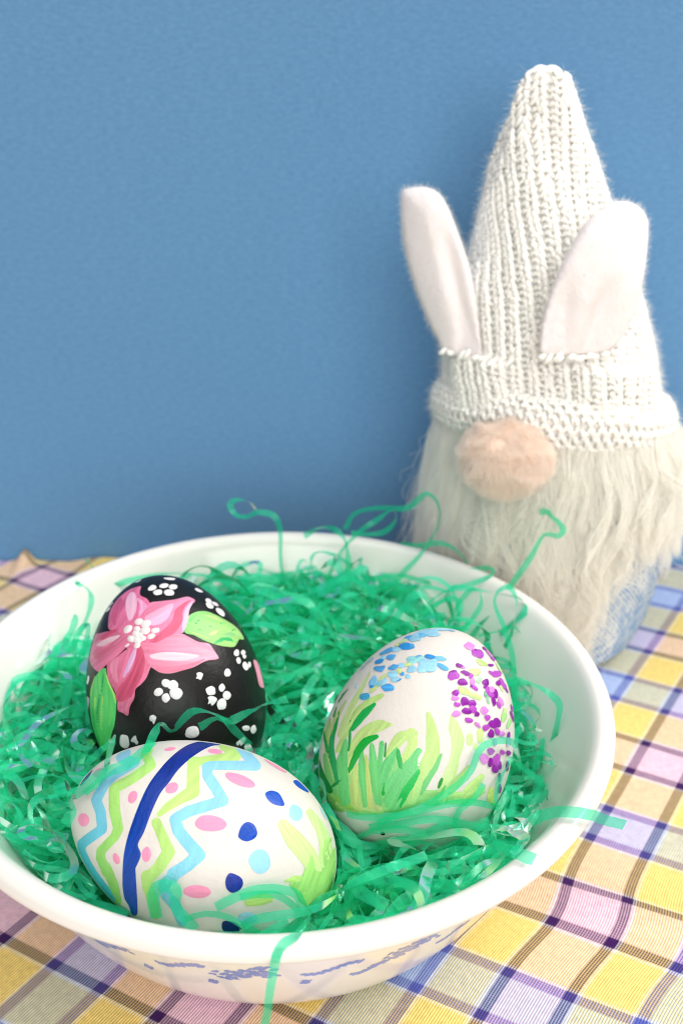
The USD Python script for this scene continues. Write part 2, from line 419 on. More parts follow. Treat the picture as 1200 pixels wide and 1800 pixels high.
# ------------------------------------------------------------------ painted eggs
class Egg:
    def __init__(s, c, a, L, D, asym):
        s.c, s.a, s.L, s.D, s.k = np.array(c), np.array(a) / np.linalg.norm(a), L, D, asym
        e = np.cross(s.a, [0, 0, 1.]) if abs(s.a[2]) < .95 else np.cross(s.a, [1., 0, 0])
        s.e1 = e / np.linalg.norm(e); s.e2 = np.cross(s.a, s.e1)
    def G(s, p):
        q = p - s.c; t = q @ s.a / (s.L / 2); r = np.linalg.norm(q - (q @ s.a)[..., None] * s.a, axis=-1)
        return np.sqrt(t * t + (r / (s.D / 2 * (1 - s.k * np.clip(t, -1, 1)))) ** 2) - 1
    def normal(s, p):
        h = 1e-5
        g = np.stack([s.G(p + h * np.eye(3)[i]) - s.G(p - h * np.eye(3)[i]) for i in range(3)], -1)
        return g / np.linalg.norm(g, axis=-1, keepdims=True)
    def mesh(s, n=160, m=120):
        th = np.linspace(0, np.pi, m); t = np.cos(th)
        t[0], t[-1] = 1 - 1e-7, -1 + 1e-7
        r = s.D / 2 * np.sqrt(1 - t * t) * (1 - s.k * t)
        ph = np.arange(n) * 2 * np.pi / n
        v = s.c + (t * s.L / 2)[None, :, None] * s.a + r[None, :, None] * (np.cos(ph)[:, None, None] * s.e1 + np.sin(ph)[:, None, None] * s.e2)
        return v.reshape(-1, 3), grid_faces(n, m, True)[:, ::-1]
    def point(s, t, ph):
        r = s.D / 2 * np.sqrt(np.clip(1 - t * t, 0, 1)) * (1 - s.k * t)
        return s.c + (t * s.L / 2)[..., None] * s.a + r[..., None] * (np.cos(ph)[..., None] * s.e1 + np.sin(ph)[..., None] * s.e2)
    def hit(s, px, py):
        d = ray(px, py); t0 = (s.c - EYE) @ d.T
        ts = t0[:, None] + np.linspace(-.036, .012, 70)
        g = s.G(EYE + d[:, None] * ts[..., None])
        i = np.maximum((g < 0).argmax(1), 1); ok = (g < 0).any(1)
        lo, hi = np.take_along_axis(ts, i[:, None] - 1, 1)[:, 0], np.take_along_axis(ts, i[:, None], 1)[:, 0]
        for _ in range(22):
            mi = (lo + hi) / 2; ins = s.G(EYE + d * mi[:, None]) < 0
            hi = np.where(ins, mi, hi); lo = np.where(ins, lo, mi)
        return EYE + d * hi[:, None], ok
    def outline(s):
        v, _ = s.mesh(90, 60)
        q = project(v)
        return shapely.MultiPoint(q).convex_hull.buffer(-1.6)

EGGS = {'striped': Egg([-.0282, .1635, .0338], [-.925, .1, .366], .0577, .0407, .108),
        'black': Egg([-.0407, .2084, .0405], [-.249, .443, .861], .0568, .0429, .089),
        'floral': Egg([.0186, .1913, .0381], [.362, .326, .874], .0559, .0435, .083)}

def resample(xy, step):
    xy = np.vstack([xy, xy[:1]])
    s = np.concatenate([[0], np.cumsum(np.hypot(*np.diff(xy, axis=0).T))])
    n = max(int(s[-1] / step), 8)
    t = np.arange(n) * s[-1] / n
    return np.stack([np.interp(t, s, xy[:, 0]), np.interp(t, s, xy[:, 1])], -1)

class Painter:
    """Brush strokes of acrylic as thin raised films that follow the shell."""
    def __init__(self, egg, xform):
        self.e, self.x, self.out, self.n = egg, xform, egg.outline(), 0
        self.all = []
    def film(self, name, poly, color, lift=.00010, streak=.17, color2=None, axis=None, mat='paint', step=2.4, label=None, freq=.32, base=0.0):
        lift = lift * .38
        poly = poly.buffer(0).intersection(self.out)
        if poly.is_empty: return None
        if poly.geom_type != 'Polygon':
            poly = max((g for g in poly.geoms if g.geom_type == 'Polygon'), key=lambda g: g.area, default=None)
            if poly is None: return None
        if poly.area < 6: return None
        step = min(step, max(.9, math.sqrt(poly.area) / 5))
        ext = resample(np.array(poly.exterior.coords)[:-1], step)
        b = poly.bounds
        gx, gy = np.meshgrid(np.arange(b[0], b[2] + step, step), np.arange(b[1], b[3] + step, step))
        gx = gx + (np.arange(gx.shape[0])[:, None] % 2) * step * .5
        g = np.stack([gx.ravel(), gy.ravel()], -1)
        inner = poly.buffer(-step * .55)
        g = g[shapely.contains_xy(inner, g[:, 0], g[:, 1])] if not inner.is_empty else g[:0]
        P = np.vstack([ext, g])
        tri = Delaunay(P).simplices
        cen = P[tri].mean(1)
        tri = tri[shapely.contains_xy(poly.buffer(.05), cen[:, 0], cen[:, 1])]
        X, ok = self.e.hit(P[:, 0], P[:, 1])
        tri = tri[ok[tri].all(1)]
        if len(tri) == 0: return None
        dist = shapely.distance(shapely.points(P), poly.exterior)
        r = np.random.default_rng(self.n + 7)
        A = P - P.mean(0)
        ax = np.linalg.svd(A, full_matrices=False)[2][0] if axis is None else np.array(axis, float) / np.linalg.norm(axis)
        al, ac = A @ ax, A @ np.array([-ax[1], ax[0]])
        nz = meshkit.fbm(np.stack([al * .02 + self.n, ac * freq, np.zeros(len(P)) + self.n * 3.1], -1), 2, self.n)
        N = self.e.normal(X)
        self.n += 1
        V = X + N * (.00002 + base + .0000011 * self.n + lift * smooth01(dist / 4.0) * (.6 + .8 * nz))[:, None]
        c = np.broadcast_to(lin(color) * .84, (len(P), 3)).copy()
        if color2 is not None:
            s = (al - al.min()) / (np.ptp(al) + 1e-9)
            w = smooth01(s)[:, None]
            c = c * (1 - w) + lin(color2) * .84 * w
        c = np.clip(c * (1 + streak * 3.0 * (nz - .5))[:, None], 0, 1)
        a, b_, d_ = V[tri[:, 0]], V[tri[:, 1]], V[tri[:, 2]]
        flip = np.einsum('ij,ij->i', np.cross(b_ - a, d_ - a), N[tri[:, 0]]) < 0
        tri[flip] = tri[flip][:, ::-1]
        self.all.append((name, V, tri, c))
        return part(self.x, name, (V, tri), MAT[mat], col=c, origin=ORI[self.x], label=label)
    def far_side(self, names=None):
        """the painting goes on round the egg: the same motifs half a turn further, where the camera does not see"""
        e, vs, fs, cs, n = self.e, [], [], [], 0
        for name, V, tri, c in self.all:
            if names and name not in names: continue
            q = V - e.c
            W = e.c + 2 * (q @ e.a)[:, None] * e.a - q
            N = e.normal(W)
            hid = np.einsum('ij,ij->i', N, W - EYE) / np.linalg.norm(W - EYE, axis=1) > .06
            t = tri[hid[tri].all(1)]
            if len(t):
                vs.append(W); fs.append(t + n); cs.append(c); n += len(W)
        if vs:
            part(self.x, 'far_side_paint', (np.vstack(vs), np.vstack(fs)), MAT['paint'], col=np.vstack(cs), origin=ORI[self.x])
    def poly(self, name, pts, color, **k):
        return self.film(name, Polygon(spline(pts, len(pts) * 8, True)), color, **k)
    def oval(self, name, x, y, rx, ry, rot, color, wob=.10, **k):
        r = np.random.default_rng(int(x * 7 + y * 13))
        n = 9; an = np.arange(n) * 2 * np.pi / n
        w = 1 + wob * r.uniform(-1, 1, n)
        ro = math.radians(rot)
        ex, ey = rx * np.cos(an) * w, ry * np.sin(an) * w
        pts = np.stack([x + ex * math.cos(ro) - ey * math.sin(ro), y + ex * math.sin(ro) + ey * math.cos(ro)], -1)
        return self.poly(name, pts, color, **k)
    def stroke(self, name, pts, widths, color, sharp=False, **k):
        pts = np.asarray(pts, float)
        n = len(pts) * 10
        if sharp:
            s = np.linspace(0, len(pts) - 1, n); c = np.stack([np.interp(s, np.arange(len(pts)), pts[:, i]) for i in (0, 1)], -1)
        else:
            c = spline(pts, n)
        w = np.interp(np.linspace(0, 1, n), np.linspace(0, 1, len(widths)), widths)
        g = shapely.union_all([LineString(c[i:i + 2]).buffer(w[i] / 2, quad_segs=4) for i in range(n - 1) if np.hypot(*(c[i + 1] - c[i])) > 1e-6])
        k.setdefault('streak', .1 if sharp else .16)
        if sharp: k.setdefault('freq', .12)
        return self.film(name, g.simplify(.3), color, **k)
def sc(ox, oy, s):
    return lambda *p: [(ox + x / s, oy + y / s) for x, y in p]

ORI = {}
def egg_thing(key, label, mat):
    e = EGGS[key]
    base = np.array([e.c[0], e.c[1], e.c[2] - .022])
    x = thing('painted_egg', label, 'egg', base)
    ORI[x] = base
    part(x, 'shell', e.mesh(), MAT[mat], origin=base)
    return x, Painter(e, x)

# ---- black egg with the pink flower
X1, p = egg_thing('black', 'black painted egg with a large pink flower, green leaves and white dots', 'black_shell')
DK, LT, LIL = (206, 84, 118), (246, 176, 208), (226, 176, 218)
p.poly('petal', [(190, 1110), (177, 1113), (165, 1117), (159, 1133), (157, 1153), (160, 1168), (167, 1177), (173, 1181), (180, 1175), (188, 1168), (198, 1160), (210, 1150), (227, 1133), (236, 1122), (220, 1112), (207, 1108)], (222, 122, 158), color2=(214, 118, 150), streak=.22, lift=.0002)
p.poly('petal', [(188, 1170), (190, 1193), (200, 1212), (206, 1227), (207, 1248), (215, 1253), (225, 1258), (228, 1243), (236, 1227), (238, 1212), (248, 1203), (257, 1192), (263, 1177), (266, 1168), (258, 1150), (250, 1138), (240, 1130), (225, 1140), (205, 1155), (192, 1163)], (224, 122, 156), color2=(216, 110, 146), streak=.22, lift=.0002, axis=(-.35, 1))
p.poly('petal', [(248, 1031), (240, 1032), (227, 1037), (213, 1047), (200, 1062), (192.5, 1078), (190, 1097), (192, 1107), (202, 1109), (215, 1112), (232, 1102), (242, 1095), (252, 1082), (260, 1068), (263, 1060), (257, 1052), (247, 1047), (246, 1039)], (222, 112, 156), color2=(226, 120, 160), streak=.24, lift=.0002)
p.poly('petal', [(263, 1060), (282, 1057), (307, 1054), (323, 1050), (332, 1049.5), (343, 1056), (336, 1064), (331, 1078), (330, 1090), (322, 1111), (310, 1116), (295, 1120), (270, 1124), (252, 1118), (240, 1100), (245, 1082), (252, 1070)], (232, 126, 164), color2=(236, 150, 186), streak=.22, lift=.0002)
p.poly('petal', [(243, 1128), (263, 1128), (283, 1123), (307, 1115), (322, 1115), (347, 1128), (367, 1132), (377, 1145), (384, 1156), (380, 1159), (362, 1162), (340, 1173), (320, 1179), (300, 1184), (283, 1183), (272, 1177), (258, 1167), (248, 1150)], (236, 134, 166), color2=(250, 172, 194), streak=.22, lift=.0002)
p.poly('petal', [(205, 1104), (222, 1092), (246, 1088), (266, 1098), (276, 1118), (264, 1138), (250, 1150), (232, 1146), (214, 1130)], (226, 120, 158), streak=.22, lift=.0001, base=.00002)
for pts, c in [([(175, 1125), (185, 1114), (200, 1107), (208, 1108), (196, 1116), (180, 1126)], DK),
               ([(170, 1134), (190, 1122), (212, 1117), (202, 1126), (182, 1136)], (240, 200, 214)),
               ([(164, 1150), (172, 1141), (190, 1137), (205, 1134), (190, 1146), (172, 1160)], (206, 106, 136)),
               ([(238, 1160), (233, 1177), (222, 1193), (207, 1212), (205, 1230), (220, 1235), (233, 1223), (238, 1210), (248, 1193), (255, 1168), (251, 1142), (243, 1135)], DK),
               ([(239, 1139), (231, 1150), (222, 1172), (216, 1192), (226, 1182), (234, 1166), (239, 1150)], LIL),
               ([(194, 1172), (200, 1160), (210, 1156), (206, 1175), (208, 1200), (200, 1195)], (232, 140, 170)),
               ([(212, 1236), (222, 1228), (231, 1224), (226, 1240), (222, 1252)], (216, 120, 150)),
               ([(230, 1042), (222, 1055), (222, 1075), (228, 1092), (238, 1078), (241, 1058), (238, 1044)], (238, 184, 212)),
               ([(241, 1052), (246, 1066), (243, 1084), (252, 1076), (259, 1066), (250, 1056)], (232, 160, 200)),
               ([(197, 1090), (200, 1070), (212, 1052), (216, 1060), (208, 1080), (203, 1100)], (212, 96, 140)),
               ([(336, 1055), (322, 1061), (308, 1073), (303, 1090), (290, 1105), (272, 1120), (262, 1127), (274, 1130), (290, 1122), (310, 1110), (321, 1090), (320, 1078), (327, 1064)], (222, 98, 130)),
               ([(256, 1085), (275, 1073), (304, 1061), (299, 1080), (287, 1095), (270, 1100), (258, 1096)], LT),
               ([(340, 1057), (327, 1069), (321, 1090), (320, 1113), (326, 1104), (331, 1088), (332, 1074)], (240, 190, 226)),
               ([(264, 1152), (290, 1147), (330, 1149), (350, 1154), (322, 1162), (290, 1161), (270, 1159)], (252, 206, 218)),
               ([(272, 1172), (300, 1172), (335, 1166), (360, 1158), (335, 1174), (302, 1182), (284, 1181)], (238, 128, 156)),
               ([(325, 1118), (346, 1129), (364, 1133), (376, 1145), (358, 1139), (338, 1130)], (246, 156, 186))]:
    p.poly('petal_shade', pts, c, streak=.24, lift=.00006, base=.00008)
Z = sc(140, 1000, 6)
for x, y, rx, ry, ro in [(510, 640, 52, 36, -35), (625, 560, 47, 32, -10), (700, 582, 57, 40, -15), (605, 640, 36, 36, 0), (690, 655, 56, 40, -15), (800, 652, 46, 28, -15), (755, 715, 42, 28, -25),
                         (600, 692, 42, 40, 0), (545, 740, 38, 36, 0), (612, 750, 46, 40, 0), (665, 735, 38, 30, -10), (610, 812, 36, 28, -35), (505, 808, 28, 12, -35), (640, 700, 30, 26, 0)]:
    q = Z((x, y))[0]; p.oval('stamen_dot', q[0], q[1], rx / 6, ry / 6, ro, (240, 232, 230), lift=.0006, streak=.05, base=.00009)
Z = sc(290, 1000, 6)
p.poly('leaf', Z((200, 640), (215, 580), (250, 500), (330, 455), (430, 450), (540, 490), (650, 550), (740, 610), (800, 680), (830, 745), (780, 745), (760, 780), (720, 825), (600, 815), (500, 790), (400, 750), (300, 700), (220, 680)), (150, 220, 128), color2=(172, 226, 132), streak=.2, lift=.00022)
for pts, w, c in [([(300, 610), (340, 560), (410, 500)], (10, 22, 6), (50, 175, 100)), ([(330, 655), (430, 625), (520, 600), (600, 575)], (6, 30, 10), (82, 200, 118)), ([(460, 700), (520, 670), (585, 640)], (20, 50, 12), (206, 236, 150)),
                  ([(520, 790), (580, 755), (660, 745), (755, 775)], (10, 45, 40, 8), (62, 198, 110)), ([(690, 690), (700, 660), (735, 640)], (10, 24, 8), (50, 180, 100)), ([(240, 600), (270, 540), (330, 490)], (8, 30, 8), (120, 214, 118)),
                  ([(420, 490), (520, 520), (600, 560)], (10, 40, 10), (196, 234, 146)), ([(250, 660), (350, 700), (470, 745)], (8, 26, 10), (176, 228, 130)), ([(600, 690), (680, 700), (740, 690)], (10, 60, 10), (150, 214, 140))]:
    p.stroke('leaf_vein', Z(*pts), np.array(w) / 6, c, lift=.00008, base=.00008)
Z = sc(140, 1160, 6)
p.poly('leaf', Z((275, 90), (230, 100), (170, 180), (120, 300), (110, 440), (120, 600), (150, 740), (200, 880), (250, 980), (270, 1040), (330, 1010), (330, 820), (370, 680), (390, 480), (380, 370), (310, 250), (285, 140)), (92, 210, 110), color2=(74, 200, 98), streak=.22, lift=.00022)
for pts, w, c in [([(262, 140), (235, 300), (200, 480), (195, 640), (232, 850)], (6, 24, 26, 22, 12), (28, 156, 72)), ([(190, 320), (170, 420), (165, 520)], (8, 26, 8), (160, 226, 112)), ([(250, 380), (240, 520), (235, 680), (245, 820)], (8, 26, 24, 8), (168, 228, 112)),
                  ([(278, 130), (310, 240), (360, 350), (385, 460)], (8, 18, 18, 8), (190, 232, 130)), ([(140, 500), (160, 680), (210, 850)], (8, 28, 10), (40, 172, 78)), ([(330, 420), (340, 560), (320, 700)], (8, 36, 10), (100, 218, 104)), ([(170, 170), (135, 290), (122, 400)], (6, 14, 6), (168, 226, 120))]:
    p.stroke('leaf_vein', Z(*pts), np.array(w) / 6, c, lift=.00008, base=.00008)
for (ox, oy), L in [((140, 1000), [(765, 205, 46, 28, -20), (825, 250, 48, 32, -8), (890, 180, 50, 24, -8), (985, 192, 45, 29, 5), (945, 252, 57, 36, 4), (950, 108, 62, 13, 5), (300, 430, 14, 34, 40), (335, 375, 9, 30, 40), (620, 130, 40, 10, -28)]),
                    ((290, 1000), [(455, 338, 36, 20, 25), (470, 388, 48, 28, 35), (525, 372, 40, 16, 30), (582, 460, 62, 27, 38), (352, 230, 46, 16, 25), (752, 888, 30, 36, 0), (820, 884, 24, 28, 0), (835, 928, 20, 20, 0), (773, 970, 24, 36, -8), (845, 1028, 29, 48, -15), (888, 1012, 15, 32, -8), (655, 1098, 36, 42, 8)]),
                    ((140, 1160), [(910, 247, 46, 42, 0), (985, 270, 60, 54, 0), (1015, 352, 70, 66, 0), (830, 342, 52, 42, -25), (910, 402, 42, 48, 10), (475, 862, 50, 76, -8), (92, 212, 13, 48, 8)]),
                    ((290, 1160), [(480, 328, 52, 50, 0), (597, 295, 34, 40, 0), (650, 377, 42, 50, 0), (597, 470, 48, 60, 6), (285, 762, 75, 66, -15), (850, 720, 38, 30, 0), (928, 735, 30, 46, 10), (870, 930, 38, 50, 0), (1066, 425, 10, 52, -8)])]:
    for x, y, rx, ry, ro in L:
        p.oval('white_dot', ox + x / 6, oy + y / 6, rx / 6, ry / 6, ro, (238, 236, 236), lift=.00035, streak=.05)
for (ox, oy), pts in [((290, 1000), [(330, 1105), (365, 1092), (398, 1110), (392, 1140), (372, 1175), (350, 1160), (325, 1160), (338, 1130)]), ((140, 1160), [(740, 600), (770, 580), (808, 600), (800, 640), (780, 680), (765, 650), (740, 640)]),
                      ((140, 1160), [(545, 840), (590, 795), (605, 840), (622, 870), (600, 895), (580, 870), (550, 865)]), ((290, 1160), [(450, 395), (500, 385), (545, 410), (530, 450), (490, 485), (478, 455), (450, 470), (460, 430)]),
                      ((290, 1160), [(745, 880), (775, 850), (830, 810), (845, 850), (800, 905), (780, 890), (765, 905)])]:
    p.poly('white_dot', sc(ox, oy, 6)(*pts), (236, 236, 236), lift=.0003, streak=.05)
p.poly('petal_edge', sc(290, 1160, 6)((925, 10), (965, 20), (1010, 120), (1045, 285), (990, 275), (960, 150)), (226, 150, 176), streak=.3)
p.poly('petal_edge', sc(140, 1160, 6)((62, 390), (105, 405), (98, 500), (92, 610), (72, 500)), (206, 186, 208), streak=.2)

p.far_side(('white_dot',))
# ---- striped egg
X2, p = egg_thing('striped', 'white egg lying on its side with zigzag stripes, dots and one navy band', 'white_shell')
A, B = sc(110, 1290, 4.615), sc(350, 1290, 4.615)
C, D = sc(150, 1480, 5), sc(370, 1480, 5)
LIME, SKY, TEAL, NAVY, PINK = (192, 232, 130), (150, 214, 240), (112, 205, 230), (14, 48, 150), (250, 156, 192)
p.stroke('zigzag_stripe', B((200, 100), (250, 125), (300, 180), (160, 196), (0, 225)) + A((1060, 235), (1058, 470), (960, 525), (860, 590), (785, 655)), np.array([80, 85, 80, 60, 70, 95, 110, 85, 70, 40]) / 4.615, (196, 234, 132), sharp=True, label='lime zigzag right of the navy band, upper run')
p.stroke('zigzag_stripe', A((762, 722), (808, 830), (862, 962), (780, 1088), (690, 1180)) + C((540, 300), (545, 400), (590, 520), (620, 640)), np.array([80, 85, 105, 95, 92, 95, 85, 80, 80]) / 4.615, (184, 228, 126), sharp=True, label='lime zigzag right of the navy band, lower run')
p.stroke('zigzag_stripe', A((700, 130), (670, 165), (720, 255), (560, 370), (418, 445), (420, 620), (452, 770), (425, 835), (312, 950), (308, 1010), (360, 1130)) + C((180, 220), (250, 380), (275, 520)), np.array([70, 75, 80, 80, 85, 90, 82, 75, 75, 75, 78, 80, 80, 80]) / 4.615, (182, 228, 126), color2=(150, 222, 112), sharp=True)
p.stroke('zigzag_stripe', A((520, 150), (470, 200), (590, 232), (430, 325), (340, 410), (272, 540), (310, 640), (322, 775), (222, 845), (160, 892), (152, 940), (200, 1050), (262, 1150), (330, 1240), (420, 1340)), np.array([70, 80, 80, 80, 80, 85, 85, 82, 85, 80, 62, 60, 60, 60, 60]) / 4.615, (150, 208, 236), color2=(70, 200, 220), sharp=True)
p.stroke('zigzag_stripe', B((330, 120), (400, 190), (465, 262), (260, 258), (62, 255), (70, 345), (140, 450), (195, 545), (40, 590)) + A((1200, 578), (1020, 630), (912, 695), (940, 790), (1010, 880), (1105, 985), (1010, 1070), (900, 1140)) + C((770, 310), (690, 380), (710, 470), (790, 560), (850, 700)), np.array([70, 80, 80, 75, 80, 88, 92, 92, 90, 92, 92, 92, 100, 105, 110, 105, 108, 100, 92, 90, 90, 90]) / 4.615, SKY, color2=(132, 214, 234), sharp=True, streak=.1)
p.poly('navy_band', A((1230, 62), (1130, 60), (1000, 100), (880, 190), (780, 300), (700, 410), (640, 530), (580, 680), (530, 830), (500, 960), (488, 1080), (486, 1200)) + C((328, 400), (345, 500), (380, 560), (410, 640), (455, 640), (458, 545), (450, 400), (440, 240)) + A((588, 1100), (635, 985), (612, 900), (660, 800), (720, 640), (790, 490), (860, 400), (950, 280), (1080, 170), (1200, 104), (1290, 90)), (8, 76, 184), color2=(12, 42, 140), streak=.25, lift=.0002, label='broad navy band round the egg')
for f, s, L in [(A, 4.615, [(870, 125, 46, 14, -8), (300, 320, 56, 36, -18), (170, 700, 45, 54, -10), (570, 515, 36, 54, 22), (885, 440, 56, 42, -30), (680, 980, 38, 60, 5), (435, 1015, 26, 46, -18), (168, 1060, 14, 60, -28)]),
                (B, 4.615, [(130, 145, 60, 20, 6), (330, 378, 134, 42, 22), (90, 730, 128, 66, 4), (620, 262, 108, 14, 32)]), (C, 5, [(980, 438, 122, 58, 2)])]:
    for x, y, rx, ry, ro in L:
        q = f((x, y))[0]; p.oval('pink_dot', q[0], q[1], rx / s, ry / s, ro, PINK, wob=.05, lift=.00012, streak=.06)
for f, s, pts, c in [(A, 4.615, [(245, 292), (215, 310), (165, 375), (142, 420), (165, 412), (215, 350)], (12, 58, 140)),
                     (B, 4.615, [(535, 490), (560, 468), (600, 465), (650, 490), (690, 570), (670, 588), (600, 572), (555, 535)], (8, 82, 196)),
                     (B, 4.615, [(762, 385), (800, 382), (860, 430), (890, 478), (850, 465), (790, 425)], (6, 86, 200)),
                     (B, 4.615, [(340, 755), (385, 718), (440, 735), (470, 795), (455, 845), (385, 875), (325, 850), (318, 815)], (10, 74, 184)),
                     (D, 5, [(135, 320), (165, 278), (210, 285), (270, 320), (285, 375), (250, 430), (190, 450), (145, 420), (130, 370)], (10, 48, 160)),
                     (D, 5, [(100, 715), (130, 695), (200, 705), (250, 735), (255, 780), (200, 800), (110, 780)], (8, 32, 110))]:
    p.poly('navy_dot', f(*pts), c, lift=.00018, streak=.15)
for f, s, x, y, rx, ry, ro in [(B, 4.615, 780, 645, 54, 68, -18), (B, 4.615, 490, 1035, 88, 100, -15), (B, 4.615, 1025, 640, 30, 84, -28), (D, 5, 325, 670, 86, 50, 0)]:
    q = f((x, y))[0]; p.oval('sky_dot', q[0], q[1], rx / s, ry / s, ro, (162, 220, 244), wob=.06, streak=.06)
p.poly('grass_stroke', D((800, 300), (860, 130), (900, 100), (930, 220), (965, 230), (975, 0), (1060, -30), (1050, 80), (1100, 60), (1122, 200), (1100, 330), (1050, 470), (960, 560), (900, 620), (870, 700), (850, 640), (830, 560), (780, 520), (740, 440), (690, 370)), (178, 230, 128), color2=(160, 226, 124), streak=.2, lift=.0002)
for f, s, pts, w, c in [(B, 4.615, [(680, 740), (770, 860), (880, 990), (950, 1130)], (90, 150, 150, 120), (212, 240, 160)), (B, 4.615, [(895, 640), (970, 750), (1020, 880), (1035, 1080)], (60, 80, 100, 120), (206, 240, 158)),
                        (D, 5, [(660, 345), (760, 330), (860, 380)], (20, 70, 90), (190, 232, 132)), (D, 5, [(330, 535), (430, 510), (520, 500)], (70, 110, 60), (196, 232, 130)), (D, 5, [(1090, 90), (1100, 200), (1080, 300)], (20, 40, 20), (200, 238, 158)),
                        (D, 5, [(900, 250), (960, 380), (960, 500)], (30, 60, 30), (172, 230, 130))]:
    p.stroke('grass_stroke', f(*pts), np.array(w) / s, c, lift=.00015)

p.far_side()
